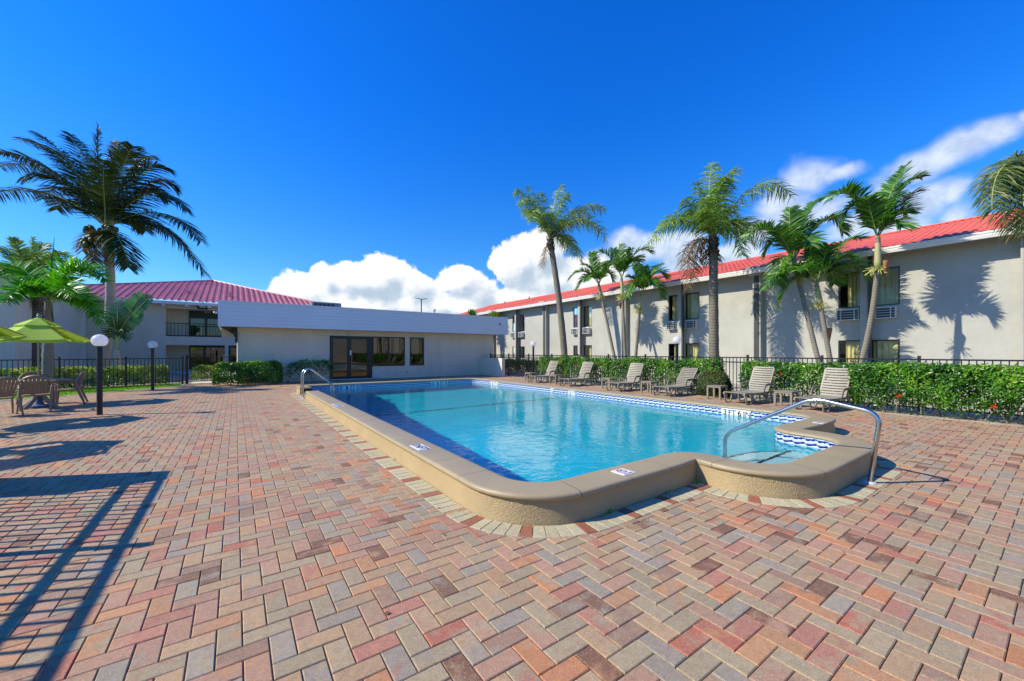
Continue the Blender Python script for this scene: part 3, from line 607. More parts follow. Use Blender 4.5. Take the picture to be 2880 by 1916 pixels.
wd = np.random.RandomState(17); Pw = []
for (x, y, k) in ((2.75, 2.40, 10), (4.14, 2.38, 14), (1.75, 5.2, 5), (3.6, 2.39, 6)):
    Pw += [(x+wd.normal(0, .03), y+wd.normal(0, .012), .003) for _ in range(k)]
Pw = np.array(Pw)
tag(blades('weeds', 0, lambda rs, n: Pw, grass_m, hgt=.03), 'tiny green weeds sprouting along the foot of the tan pool wall', 'weeds', kind='stuff')
# fallen leaves and twigs blown over the deck
lf = np.random.RandomState(23); n = 420; X = np.concatenate([lf.uniform(-3, 12.4, 200), lf.normal(12.3, .35, 220)]); Y = lf.uniform(.8, 20, n); k = ~((X > 1.6) & (X < 9.5) & (Y > 1.3) & (Y < 16.3)) & (X < 12.8); X, Y = X[k], Y[k]; n = len(X); a = lf.uniform(0, 6.28, n); s = lf.uniform(.008, .024, n)
V = np.zeros((n, 4, 3)); c, d = np.cos(a)*s, np.sin(a)*s
for i, (p, q) in enumerate(((1, 0), (0, .45), (-1, 0), (0, -.45))): V[:, i, 0] = X+c*p-d*q; V[:, i, 1] = Y+d*p+c*q; V[:, i, 2] = .006+lf.uniform(0, .006, n)
tag(raw_mesh('fallen_leaves', V.reshape(-1, 3), np.arange(4*n).reshape(n, 4), mat('dry_leaf', rgb(88, 66, 38), .8, color2=rgb(140, 110, 60), vscale=3)), 'scattered small dry leaves and twigs lying on the brick paving', 'leaves', kind='stuff')

g = MB(); y = -1.5; hr_ = random.Random(3)
while y < 16.8: g.box(12.53, 12.63, y+.002, y+.205, -.02, .004+hr_.uniform(-.001, .002), bev=.004); y += .208
struct(g, 'deck_header_course', mat('header_paver', rgb(190, 172, 138), .85, color2=rgb(168, 150, 118), vscale=4, bump=.5, bscale=200))
# ------------------------------------------------------------------ buildings
def holed(mb, a0, a1, z0, z1, holes, P, depth=.14, mi=0):
    """wall face in plane coords (a,z) with reveals; P(a,z,d) -> xyz (d = inwards)"""
    As = sorted(set([a0, a1]+[h[0] for h in holes]+[h[1] for h in holes])); Zs = sorted(set([z0, z1]+[h[2] for h in holes]+[h[3] for h in holes]))
    for i in range(len(As)-1):
        for j in range(len(Zs)-1):
            am = (As[i]+As[i+1])/2; zm = (Zs[j]+Zs[j+1])/2
            if any(h[0] < am < h[1] and h[2] < zm < h[3] for h in holes): continue
            mb.add([P(As[i], Zs[j], 0), P(As[i+1], Zs[j], 0), P(As[i+1], Zs[j+1], 0), P(As[i], Zs[j+1], 0)], [(0, 1, 2, 3)], mi)
    for (h0, h1, k0, k1) in holes:
        for (p, q) in (((h0, k0), (h1, k0)), ((h1, k0), (h1, k1)), ((h1, k1), (h0, k1)), ((h0, k1), (h0, k0))):
            mb.add([P(*p, 0), P(*q, 0), P(*q, depth), P(*p, depth)], [(0, 1, 2, 3)], mi)
def roof_grid(name, o, ax, up, L, S, m, parent, pitch=.3, course=.38, clip=None, rib=.035, step=.022):
    """ribbed metal tile roof: o = eave start, ax = unit along eave, up = unit up-slope"""
    o, ax, up = Vector(o), Vector(ax), Vector(up); nrm = ax.cross(up).normalized()
    if nrm.z < 0: nrm = -nrm
    prof = [(0, 0), (.16, 0), (.34, 1), (.5, 1), (.66, 1), (.84, 0)]; n = int(L/pitch)
    xs = [(i+a)*pitch for i in range(n) for a, _ in prof]+[n*pitch]; hs = [h for i in range(n) for _, h in prof]+[0]
    V = []; F = []; rows = int(S/course); k = len(xs); r = 0
    for j in range(rows+1):
        for (s, e) in (((j*course), step), (min((j+1)*course, S), 0)):
            if j*course >= S: continue
            lo, hi = clip(s) if clip else (0, L)
            for x, h in zip(xs, hs):
                xx = min(max(x, lo), hi); p = o+ax*xx+up*s+nrm*(h*rib+e); V.append(tuple(p))
            r += 1
    for j in range(r-1):
        for i in range(k-1): F.append((j*k+i, j*k+i+1, (j+1)*k+i+1, (j+1)*k+i))
    me = bpy.data.meshes.new(name); me.from_pydata(V, [], F); me.materials.append(m); me.update(); ob = bpy.data.objects.new(name, me); COL.objects.link(ob); ob.parent = parent; return ob
roofR_m = mat('red_tile_metal', rgb(230, 122, 96), .5, color2=rgb(216, 104, 84), vscale=.35, spec=.5)
roofL_m = mat('maroon_tile_metal', rgb(214, 140, 144), .42, color2=rgb(202, 124, 130), vscale=.35, spec=.5)
roofB_m = mat('brown_tile_metal', rgb(120, 82, 62), .5, var=.15, vscale=.8)
# ---- right wing
XW = 19.0; YA, YB = -26.0, 39.0
rw = thing('two_storey_wing', 'long two-storey beige stucco wing with red ribbed roof facing the pool', 'building', (0, 0, 0))
pairs = [4.43+7.27*k for k in range(-3, 5)]; plain = [8.02+7.27*k for k in range(-4, 5)]
holes = []; wins = []
for c in pairs:
    for (a, b) in ((c+.10, c+.80), (c-.92, c-.17)):
        for (z0, z1) in ((3.11, 4.46), (.95, 1.89)): wins.append((a, b, z0, z1)); holes.append((a, b, z0, z1))
g = MB(); Pf = lambda a, z, d: (XW+d, a, z)
holed(g, YA, YB, -.02, 5.22, holes, Pf, .12)
g.build('wall', stucco, rw)
g = MB(); g.box(XW+.6, 28, YA, YB, 0, 5.1); g.build('interior_mass', interior_m, rw)
g = MB(); g.add([(-30, -27, -.1), (28, -27, -.1), (28, -27, 5.2), (-30, -27, 5.2)], [(0, 1, 2, 3)]); g.build('unseen_reflected_wall', stucco, rw)  # unseen wall behind the camera, added for the door glass to reflect
def window(parent, a0, a1, z0, z1, X=XW, curt=None):
    fr = MB(); d = X+.06; w = .045
    for (p0, p1, q0, q1) in ((a0, a1, z0, z0+w), (a0, a1, z1-w, z1), (a0, a0+w, z0+w, z1-w), (a1-w, a1, z0+w, z1-w)): fr.box(d-.02, d+.03, p0, p1, q0, q1)
    o = fr.build('window', bronze_m, parent)
    gl = MB(); gl.add([(d, a0+w, z0+w), (d, a1-w, z0+w), (d, a1-w, z1-w), (d, a0+w, z1-w)], [(0, 1, 2, 3)]); gl.build('pane', glass_m, o)
    cu = MB(); n = 26; c0, c1 = curt or (a0, a1); vs = []
    for i in range(n+1):
        t = i/n; y = c0+(c1-c0)*t; x = d+.16+.035*sin(t*n*.95+a0)+.012*sin(t*31)
        vs += [(x, y, z0-.05), (x, y, z1+.02)]
    cu.add(vs, [(2*i, 2*i+2, 2*i+3, 2*i+1) for i in range(n)]); cu.build('curtain', curtain_m, o, smooth=True)
    return o
wr = random.Random(11)
for (a, b, z0, z1) in wins:
    k = wr.random(); f = wr.uniform(.55, .95)
    window(rw, a, b, z0, z1, curt=(a, a+(b-a)*f) if k < .5 else (b-(b-a)*f*1.1, b))
# ac units, built once and copied
def ac_unit():
    g = MB(); w, h, d = .66, .40, .22
    g.box(-d, .1, -w/2, w/2, 0, .02); g.box(-d, .1, -w/2, w/2, h-.03, h+.0); g.box(-d, .1, -w/2, -w/2+.02, .02, h-.03); g.box(-d, .1, w/2-.02, w/2, .02, h-.03)
    o = g.build('air_conditioner', ac_m, rw)
    c = MB(); c.box(-d+.06, -d+.08, -w/2+.02, w/2-.02, .02, h-.03); c.build('coil', acd_m, o)
    s = MB()
    for k in range(5): s.box(-d-.004, -d+.006, -w/2+.004, w/2-.004, .012+k*.088, .026+k*.088)
    for y in (-w/2+.13, w/2-.13): s.box(-d+.008, -d+.05, y-.012, y+.012, .02, h-.03)
    s.build('grille', ac_m, o); return o
ac = ac_unit(); first = True
for c in pairs:
    for yc in (c+.47, c-.52):
        o = ac if first else ac.copy()
        if not first:
            COL.objects.link(o); o.parent = rw
            for ch in [x for x in bpy.data.objects if x.parent == ac]: k = ch.copy(); COL.objects.link(k); k.parent = o
        o.location = (XW-.002, yc, 2.64); first = False
for i, c in enumerate(pairs+plain):
    g = MB(); g.box(XW-.28, XW+.01, c-.13 if i < len(pairs) else c-.16, c+.09 if i < len(pairs) else c+.16, 0, 5.19); p = g.build('pilaster', pil_m if i % 2 == 0 else stucco, rw)
    p.data.materials[0] = stucco
    g = MB()
    if i < len(pairs):
        y0 = c-.14
        g.box(XW-.34, XW-.24, y0-.10, y0-.005, .1, 4.9, bev=.01); g.tube([(XW-.28, y0-.05, 4.85), (XW-.32, y0-.05, 5.0), (XW-.58, y0-.05, 5.02), (XW-.62, y0-.05, 5.12)], .05, 8)
        g.build('downspout', down_m, rw)
    else:
        g.box(XW-.60, XW-.2, c-.34, c+.34, 4.92, 5.16, bev=.02); g.box(XW-.52, XW-.24, c-.26, c+.26, 4.80, 4.925, bev=.01)
        g.build('collector_box', stucco, rw)
        d = MB(); d.box(XW-.30, XW-.283, c-.10, c+.10, .1, 4.8); d.build('downspout', down_m, rw)
# eave: soffit, gutter, roof
XG = 18.35; g = MB()
g.box(XG+.02, XW+.02, YA, YB, 5.0-.02, 5.02); g.build('soffit', soffit_m, rw)
g = MB(); zg = 5.03; pr = [(XG+.02, zg-.19), (XG-.06, zg-.19), (XG-.08, zg-.13), (XG-.09, zg-.10), (XG-.09, zg-.075), (XG-.11, zg-.05), (XG-.115, zg+.005), (XG-.10, zg+.01), (XG-.09, zg-.02), (XG, zg-.03)]
k = len(pr); g.add([(x, YA, z) for x, z in pr]+[(x, YB, z) for x, z in pr], [(i, i+1, k+i+1, k+i) for i in range(k-1)]); g.build('gutter', white_m, rw)
XR, ZR = 24.0, 6.73; sl = Vector((XR-XG, 0, ZR-5.03)); S = sl.length; sl.normalize()
roof_grid('roof', (XG-.03, YA, 5.02), (0, 1, 0), sl, YB-YA, S, roofR_m, rw, pitch=.21, course=.42)
g = MB(); g.add([(XR, YA, ZR), (XR, YB, ZR), (XR+8, YB, 5.0), (XR+8, YA, 5.0)], [(0, 1, 2, 3)]); g.box(XR-.12, XR+.12, YA, YB, ZR+.0, ZR+.06, bev=.02)
g.add([(XG, YB, 5.0), (XR, YB, ZR), (XR+8, YB, 5.0)], [(0, 1, 2)]); g.build('ridge_cap', roofR_m, rw)
for (u, v) in ((1420, 849), (1488, 836)):
    p = PX(u, v, 23.4); g = MB(); g.tube([(23.4, p.y, p.z-.3), (23.4, p.y, p.z+.05)], .06, 8); g.build('roof_vent', pil_m, rw)
g = MB(); g.box(XW-.05, XW+.01, .30, .86, 0, 4.9); g.build('corner_band', mat('blue_grey_trim', rgb(120, 132, 134), .7), rw)
# ---- flat-roofed pool house
YF = 21.7
fb = thing('flat_roof_building', 'low flat-roofed stucco pool house with deep white siding fascia and dark doors', 'building', (0, 0, 0))
X0, X1 = .08, 13.72
hl = [(3.91, 6.04, .03, 2.28), (6.04, 7.84, .67, 2.28), (8.11, 8.98, .67, 2.28)]
g = MB(); holed(g, X0, X1, -.02, 2.62, hl, lambda a, z, d: (a, YF+d, z), .14)
g.add([(X0, YF, 0), (X0, 31, 0), (X0, 31, 2.6), (X0, YF, 2.6)], [(0, 1, 2, 3)]); g.add([(X1, YF, 0), (X1, 31, 0), (X1, 31, 2.6), (X1, YF, 2.6)], [(0, 1, 2, 3)])
g.build('wall', stucco_fine, fb)
g = MB(); g.box(X0+.2, X1-.2, YF+1.6, 30.8, 0, 2.4); g.build('interior_mass', interior_m, fb)
# fascia of horizontal lap siding, with white cap and corner boards
fx0, fx1, fy, fz0, fz1 = -.58, 14.38, 21.05, 2.56, 3.68
g = MB(); n = 13; bh = (fz1-.06-fz0)/n
for k in range(n):
    z = fz0+k*bh; a = .018 if k % 2 == 0 else .012
    for (p, q) in (((fx0, fy), (fx1, fy)), ((fx1, fy), (fx1, 31.6)), ((fx0, 31.6), (fx0, fy))):
        p = Vector(p); q = Vector(q); t = (q-p).normalized(); nn = Vector((t.y, -t.x)); e = bh*.12 if k % 2 else bh*.03
        P0, P1, P2, P3 = p+nn*a, q+nn*a, q+nn*.004, p+nn*.004
        g.add([(P0.x, P0.y, z), (P1.x, P1.y, z), (P2.x, P2.y, z+bh-e), (P3.x, P3.y, z+bh-e), (p.x-nn.x*.02, p.y-nn.y*.02, z+bh-e), (q.x-nn.x*.02, q.y-nn.y*.02, z+bh-e), (q.x-nn.x*.02, q.y-nn.y*.02, z), (p.x-nn.x*.02, p.y-nn.y*.02, z), (q.x-nn.x*.02, q.y-nn.y*.02, z+bh), (p.x-nn.x*.02, p.y-nn.y*.02, z+bh)], [(0, 1, 2, 3), (3, 2, 5, 4), (7, 6, 1, 0), (4, 5, 8, 9)])
g.build('fascia_siding', siding_m, fb)
g = MB(); g.box(fx0-.04, fx1+.04, fy-.04, fy+.12, fz1-.06, fz1); g.box(fx0-.04, fx0+.1, fy+.12, 31.6, fz1-.06, fz1); g.box(fx1-.1, fx1+.04, fy+.12, 31.6, fz1-.06, fz1)
for (x, y) in ((fx0-.03, fy-.03), (fx1-.07, fy-.03)): g.box(x, x+.10, y, y+.10, fz0-.01, fz1-.062)
g.build('fascia_trim', mat('white_vinyl_trim', rgb(222, 226, 232), .35), fb)
g = MB(); g.box(fx0, fx1, fy+.01, 31.6, fz0+.012, fz0+.06); g.build('soffit', soffit_m, fb)
g = MB(); g.box(fx0+.05, fx1-.05, fy+.1, 31.5, fz1-.2, fz1-.14); g.build('roof_deck', mat('roof_membrane', rgb(200, 200, 198), .8), fb)
# return of the overhang on the left: short knee brace under the soffit
g = MB(); g.add([(fx0+.05, 21.6, fz0), (fx0+.05, 22.6, fz0), (X0, 22.6, fz0-.42), (X0, 21.9, fz0-.42)], [(0, 1, 2, 3), (3, 2, 1, 0)]); g.box(fx0+.06, X0, 22.6, 22.75, fz0-.42, fz0); g.build('soffit_brace', soffit_m, fb)
# doors and windows
def fpane(parent, name, x0, x1, z0, z1, w=.06, y=YF+.05):
    g = MB()
    for (a, b, c, d) in ((x0, x1, z0, z0+w), (x0, x1, z1-w, z1), (x0, x0+w, z0+w, z1-w), (x1-w, x1, z0+w, z1-w)): g.box(a, b, y-.03, y+.04, c, d)
    o = g.build(name, bronze_m, parent); g = MB(); g.add([(x0+w, y, z0+w), (x1-w, y, z0+w), (x1-w, y, z1-w), (x0+w, y, z1-w)], [(0, 1, 2, 3)]); g.build('pane', tint_m, o); return o
ent = fpane(fb, 'door', 3.98, 4.86, .08, 2.22, .10); e2 = fpane(fb, 'door', 4.86, 5.86, .08, 2.22, .10)
g = MB(); g.box(3.91, 6.03, YF+.012, YF+.11, 2.221, 2.28); g.box(3.91, 3.98, YF+.012, YF+.11, .03, 2.22); g.box(5.87, 6.03, YF+.012, YF+.11, .03, 2.22); g.build('door_frame', bronze_m, fb)
g = MB(); g.box(3.93, 6.0, YF-.06, YF+.1, .0, .05, bev=.008); g.build('threshold', ac_m, fb)
g = MB(); g.box(4.84, 4.88, YF-.05, YF+.01, .95, 1.0); g.tube([(4.93, YF-.06, .85), (4.93, YF-.06, 1.25)], .014, 8); g.build('door_pull', bronze_m, ent)
g = MB(); g.box(4.89, 4.96, YF-.012, YF+.02, 1.28, 1.52); g.build('notice_plate', sign_w, ent)
fpane(fb, 'window', 6.05, 6.93, .68, 2.27, .05); fpane(fb, 'window', 6.93, 7.83, .68, 2.27, .05); fpane(fb, 'window', 8.12, 8.97, .68, 2.27, .05)
g = MB()
for (a, b, z0, z1) in ((3.86, 7.89, 2.285, 2.33), (8.06, 9.03, 2.285, 2.33), (8.06, 8.105, .62, 2.285), (8.985, 9.03, .62, 2.285), (7.845, 7.89, .62, 2.285), (6.1, 7.845, .62, .665), (8.11, 8.98, .62, .665), (3.86, 3.905, .02, 2.285)): g.box(a, b, YF-.012, YF+.004, z0, z1)
g.build('window_trim', stucco_fine, fb)
def small(name, label, cat, fn, m, group=None, smooth=False):
    g = MB(); fn(g); o = g.build(name, m); tag(o, label, cat, group); return o
# small fittings fixed to it move with it
g = MB(); g.box(4.78, 4.90, YF-.14, YF, 2.32, 2.46, bev=.02); g.build('wall_light', ac_m, fb)
g = MB(); g.box(6.02, 6.32, YF-.07, YF, .06, .30, bev=.01); g.box(6.04, 6.30, YF-.074, YF-.07, .17, .175); g.build('utility_box', ac_m, fb)
g = MB(); g.box(7.9, 7.96, YF-.03, YF, .28, .33); g.build('hose_bib', bronze_m, fb)
p = PY(1405, 911, fy); g = MB(); g.lathe([(.07, 0), (.07, .03), (.03, .045)], (0, 0, 0), 12); g.lathe([(.055, -.05), (.06, -.02), (.04, 0)], (0, 0, 0), 12, 1)
o = g.build('dome_camera', [white_m, black_m], fb); o.location = (p.x, fy-.08, p.z)
p = PY(612, 880, fy); g = MB(); g.tube([(0, 0, 0), (-.10, -.04, .02)], .04, 10); g.lathe([(.02, -.04), (.055, -.03), (.055, .02), (.02, .04)], (-.02, 0, 0), 12); o = g.build('wall_camera', white_m, fb); o.location = (fx0-.08, fy-.02, p.z)
p = PY(664, 948, YF); g = MB(); g.box(-.13, .0, -.10, .12, -.02, .26, bev=.02); g.box(-.10, -.0, -.05, .06, -.26, -.05, bev=.02); g.tube([(-.05, 0, .0), (-.02, 0, -.1)], .03, 8); o = g.build('loudspeaker', black_m, fb); o.location = (X0, YF-.06, p.z)
for (u, w, h, nm) in ((915, .0, 0, 'rooftop_unit'),):
    a = PY(878, 848, 27).x; b = PY(960, 848, 27).x; z1 = PY(878, 848, 27).z
    g = MB(); g.box(0, b-a, 0, 1.6, 0, z1-3.5, bev=.02)
    for k in range(5): g.box(.12+k*.24, .30+k*.24, -.012, -.002, z1-3.5-.32, z1-3.5-.1, 1)
    o = g.build(nm, [mat('grey_unit_metal', rgb(110, 122, 124), .5, var=.1, vscale=4), acd_m]); o.location = (a, 27, 3.5); tag(o, 'grey air handling unit with louvres on the flat roof', 'rooftop unit')
a = PY(1221, 873, 26); g = MB(); g.tube([(0, 0, 0), (0, 0, a.z-3.5)], .07, 8); g.lathe([(.13, 0), (.13, .1), (.05, .16)], (0, 0, a.z-3.56), 12)
o = g.build('roof_vent_pipe', ac_m); o.location = (a.x, 26, 3.5); tag(o, 'short capped white vent pipe on the flat roof', 'vent pipe')
a = PY(1185, 841, 24); g = MB(); g.tube([(0, 0, 0), (0, 0, a.z-3.5)], .035, 8); g.add([(-.42, 0, a.z-3.47), (0, 0, a.z-3.55), (.42, 0, a.z-3.47), (.42, 0, a.z-3.44), (0, 0, a.z-3.51), (-.42, 0, a.z-3.44)], [(0, 1, 2, 3, 4, 5)]); g.tube([(-.42, 0, a.z-3.46), (0, 0, a.z-3.52), (.42, 0, a.z-3.45)], .02, 6)
o = g.build('roof_antenna', bronze_m); o.location = (a.x, 24, 3.5); tag(o, 'thin T-shaped antenna mast rising above the flat roof', 'antenna')
g = MB(); g.box(12.72, 12.94, 19.17, YF-.002, 0, 1.07, bev=.01); o = g.build('screen_wall', stucco_fine); tag(o, 'short low stucco wall at the right end of the pool house', 'low wall')
# ---- back building with maroon hipped roof
bb = thing('hipped_roof_building', 'two-storey grey stucco building with maroon hipped roof and balcony', 'building', (0, 0, 0))
YK = 40.0
hb = [(-4.37, .9, 2.65, 4.81), (-4.37, -.72, 0, 1.98), (-.48, .45, 0, 1.98)]
g = MB(); holed(g, -8.8, 9.0, -.02, 5.35, hb[:2]+[hb[2]], lambda a, z, d: (a, YK+d, z), .25)
g.add([(-8.8, YK, 0), (-8.8, 29.7, 0), (-8.8, 29.7, 5.35), (-8.8, YK, 5.35)], [(0, 1, 2, 3)]); g.add([(-8.8, 29.7, 0), (-20, 29.7, 0), (-20, 29.7, 5.35), (-8.8, 29.7, 5.35)], [(0, 1, 2, 3)])
g.build('wall', stucco_back, bb)
g = MB(); 
for z0, z1 in ((2.65, 4.81), (0, 1.98)):
    g.add([(-4.6, YK+1.7, z0-.1), (-3.1, YK+1.7, z0-.1), (-3.1, YK+1.7, z1+.1), (-4.6, YK+1.7, z1+.1)], [(0, 1, 2, 3)]); g.add([(-4.4, YK+.2, z0), (-4.4, YK+1.7, z0), (-4.4, YK+1.7, z1+.1), (-4.4, YK+.2, z1+.1)], [(0, 1, 2, 3)])
    g.add([(-4.5, YK+.2, z0), (1.2, YK+.2, z0), (1.2, YK+1.7, z0), (-4.5, YK+1.7, z0)], [(0, 1, 2, 3)]); g.add([(-4.5, YK+.2, z1+.02), (1.2, YK+.2, z1+.02), (1.2, YK+1.7, z1+.02), (-4.5, YK+1.7, z1+.02)], [(0, 1, 2, 3)])
g.build('balcony_recess', stucco_back, bb)
for (xa, xb, z0, z1) in ((-3.1, -2.0, 2.65, 4.3), (-2.0, -.6, 2.65, 4.3), (-.6, 1.1, 2.65, 4.3), (-3.1, -2.1, 0, 1.9), (-2.1, -.7, 0, 1.9)):
    fpane(bb, 'sliding_door', xa, xb, z0, z1, .09, y=YK+1.62)
g = MB(); g.box(-3.1, 1.2, YK+1.60, YK+1.68, 4.31, 4.82); g.box(-3.1, 1.2, YK+1.75, YK+4, 0, 5); g.build('door_header', black_m, bb)
p = PY(583, 878, YK+1.58); text('1010', .24, bb, Matrix.Translation((p.x, YK+1.585, p.z)) @ Matrix.Rotation(pi/2, 4, 'X'), sign_w, 'header_numbers')
g = MB(); g.box(-4.37, .9, YK-.03, YK+.02, 3.64, 3.70); g.box(-4.37, .9, YK-.03, YK+.02, 2.68, 2.74)
x = -4.3
while x < .9: g.box(x, x+.025, YK-.02, YK+.005, 2.74, 3.64); x += .22
g.build('balcony_railing', black_m, bb)
dr = fpane(bb, 'door', -.44, .45, 0, 1.95, .14, y=YK+.1)
g = MB(); g.box(-.56, -.48, YK-.03, YK+.0, 0, 2.05); g.box(-.56, .6, YK-.03, YK, 2.052, 2.1); g.build('door_trim', white_m, bb)
ye = 39.3; pk = Vector((-1.85, 50.6, 8.68)); ze = 5.3; s2 = Vector((0, pk.y-ye, pk.z-ze)); S2 = s2.length; run = pk.y-ye; s2.normalize(); xl, xr = pk.x-run, pk.x+run
roof_grid('roof', (xl, ye, ze), (1, 0, 0), s2, xr-xl, S2, roofL_m, bb, pitch=.42, course=.42, clip=lambda s: (s/S2*run, (xr-xl)-s/S2*run), rib=.07, step=.04)
g = MB(); g.add([(xl, ye, ze), tuple(pk), (xl, ye+22, ze)], [(0, 1, 2)]); g.add([(xr, ye, ze), tuple(pk), (xr, ye+22, ze)], [(0, 1, 2)])
for q in (xl, xr): g.tube([(q, ye, ze+.05), tuple(pk+Vector((0, 0, .05)))], .11, 6)
g.build('roof_hips', roofL_m, bb)
g = MB(); g.box(xl, xr, ye-.06, ye-.0, ze-.22, ze-.0); g.build('gutter', white_m, bb)
for k in range(12):
    x = PY(526, 850, 39.6).x+(k-5)*1.37; g = MB(); g.box(x-.11, x+.11, ye+.02, YK-.002, ze-.36, ze-.2); g.build('rafter_tail', white_m, bb)
roof_grid('wing_roof', (-8.2, 29.0, 5.3), (0, 1, 0), Vector((-1, 0, .29)).normalized(), 10.8, 6.0, roofB_m, bb, pitch=.42, course=.42, rib=.06)
g = MB(); g.box(-8.22, -8.14, 29.0, 39.3, 5.08, 5.3); g.build('wing_gutter', white_m, bb)
g = MB(); g.box(-8.8, -8.6, 39.7, 39.9, 0, 5.1); g.build('downspout', white_m, bb)
p = PY(570.6, 863, YK-.2); g = MB(); g.box(-.34, .34, -.1, .1, -.2, .2, 0, bev=.03); g.box(-.2, .2, -.115, -.1, -.08, .08, 1); g.tube([(0, .1, .1), (0, .1, .5)], .04, 6); o = g.build('flood_light', [black_m, sign_w], bb); o.location = tuple(p)
for (u, v) in ((525, 826), (646, 837)):
    r_ = ray(u, v); Y = (1.45-5.3+.3*39.3)/(.3-r_.z/r_.y); p = PY(u, v, Y); g = MB(); g.tube([(0, 0, -.1), (0, 0, .5)], .12, 6); g.tube([(-.25, 0, 0), (.25, 0, .15)], .08, 6); o = g.build('roof_vent', roofL_m, bb); o.location = tuple(p)
# ------------------------------------------------------------------ fences
def fence(label, p0, p1, h, posts, rails, pitch=.112, name='metal_fence', pw=.055, top_over=.03, kw=.0095, rwd=.018):
    p0 = Vector(p0); p1 = Vector(p1); L = (p1-p0).length; t = (p1-p0).normalized(); a = math.atan2(t.y, t.x)
    f = thing(name, label, 'fence', (p0.x, p0.y, 0), a)
    g = MB()
    for z in rails: g.box(0, L, -rwd, rwd, z-rwd, z+rwd)
    g.build('rails', black_m, f)
    ps = sorted(posts)
    for s in ps: g = MB(); g.box(s-pw/2, s+pw/2, -pw/2, pw/2, 0, h+top_over+.03); g.box(s-pw/2-.006, s+pw/2+.006, -pw/2-.006, pw/2+.006, h+top_over+.031, h+top_over+.05); g.build('post', black_m, f)
    ends = [0]+ps+[L]
    for s0, s1 in zip(ends[:-1], ends[1:]):
        if s1-s0 < .2: continue
        g = MB(); n = round((s1-s0)/pitch)
        for k in range(1, n): x = s0+(s1-s0)*k/n; g.box(x-kw, x+kw, -kw, kw, .06, h)
        g.build('picket_panel', black_m, f)
    return f
YF1 = 21.6; XF = 13.4
# right fence: posts read off the photograph along the line X = 13.4
py = [21.45, 19.35, 17.3, 14.6]; y = 14.6
pu = [1431, 1487, 1552, 1625, 1711, 1815, 2103, 2312, 2585]
pys = [PX(u, 1005, XF).y for u in pu]; pys = [21.5]+pys; d = (pys[4]-pys[6])/2
yy = pys[-1]
while yy > -14: yy -= 2.35; pys.append(yy)
pys = sorted(set(round(q, 2) for q in pys), reverse=True); pys2 = [pys[0]]
for q in pys[1:]:
    if pys2[-1]-q > 3.0: pys2.append((pys2[-1]+q)/2)
    pys2.append(q)
fence('long black metal picket fence along the right wing behind the loungers', (XF, 21.62), (XF, -14.5), 1.285, [21.62-q for q in pys2], (1.285-.018, 1.285-.17, .12), top_over=.02)
fl_p0 = Vector((-14, 18.6)); fl_p1 = Vector((-1.93, 23.1)); LL = (fl_p1-fl_p0).length
pl = []
for u in (354, 167):
    r_ = ray(u, 1000); n_ = Vector(((fl_p1-fl_p0).y, -(fl_p1-fl_p0).x)); s = n_.dot(fl_p0)/n_.dot(Vector((r_.x, r_.y))); q = Vector((r_.x*s, r_.y*s)); pl.append((q-fl_p0).length)
st = abs(pl[0]-pl[1]); pl = sorted(pl+[pl[1]-st, LL-.02]); pl = [q for q in pl if q > 0]
fence('black metal picket fence across the lawn behind the umbrella tables', fl_p0, fl_p1, 1.18, pl, (1.18-.018, .12), pitch=.118)
gt = thing('entrance_gate', 'black metal gate with a diagonal brace between fence and pool house', 'gate', (-1.80, 23.15, 0))
g = MB(); g.box(-.05, .05, -.05, .05, 0, 1.30); g.build('gate_post', black_m, gt)
g = MB(); g.tube([(.05, 0, 1.24), (1.12, 0, .12)], .022, 6); g.box(.05, 1.15, -.015, .015, .09, .12); g.box(1.12, 1.15, -.015, .015, .12, 1.2); g.box(.05, 1.9, -.014, .014, 1.19, 1.22); g.build('gate_frame', black_m, gt)
g = MB()
for k in range(9): g.box(.16+k*.115, .174+k*.115, -.007, .007, .12, 1.19 if k > 5 else 1.12-k*.12)
g.build('picket_panel', black_m, gt)
g = MB(); g.box(1.12, 1.19, .02, .09, 0, 1.30); g.box(1.32, 1.39, .02, .09, 0, 1.30); g.build('gate_post', pil_m, gt)
# fence and pier beside the photographer (out of frame, its shadow crosses the pavers)
sf = fence('tall railing of slim pickets closing the pool deck beside a square pier', (-2.52, 6.8), (-2.52, -3), 1.60, [1.85, 4.3, 6.7], (1.58, 1.33, .1), pitch=.125, name='side_fence', top_over=.06, pw=.06, kw=.011, rwd=.019)
g = MB(); g.box(-3.3, -2.50, 6.81, 7.22, 0, 1.62, bev=.01); o = g.build('fence_pier', stucco_fine); tag(o, 'square stucco pier ending the side railing of the deck', 'pier')
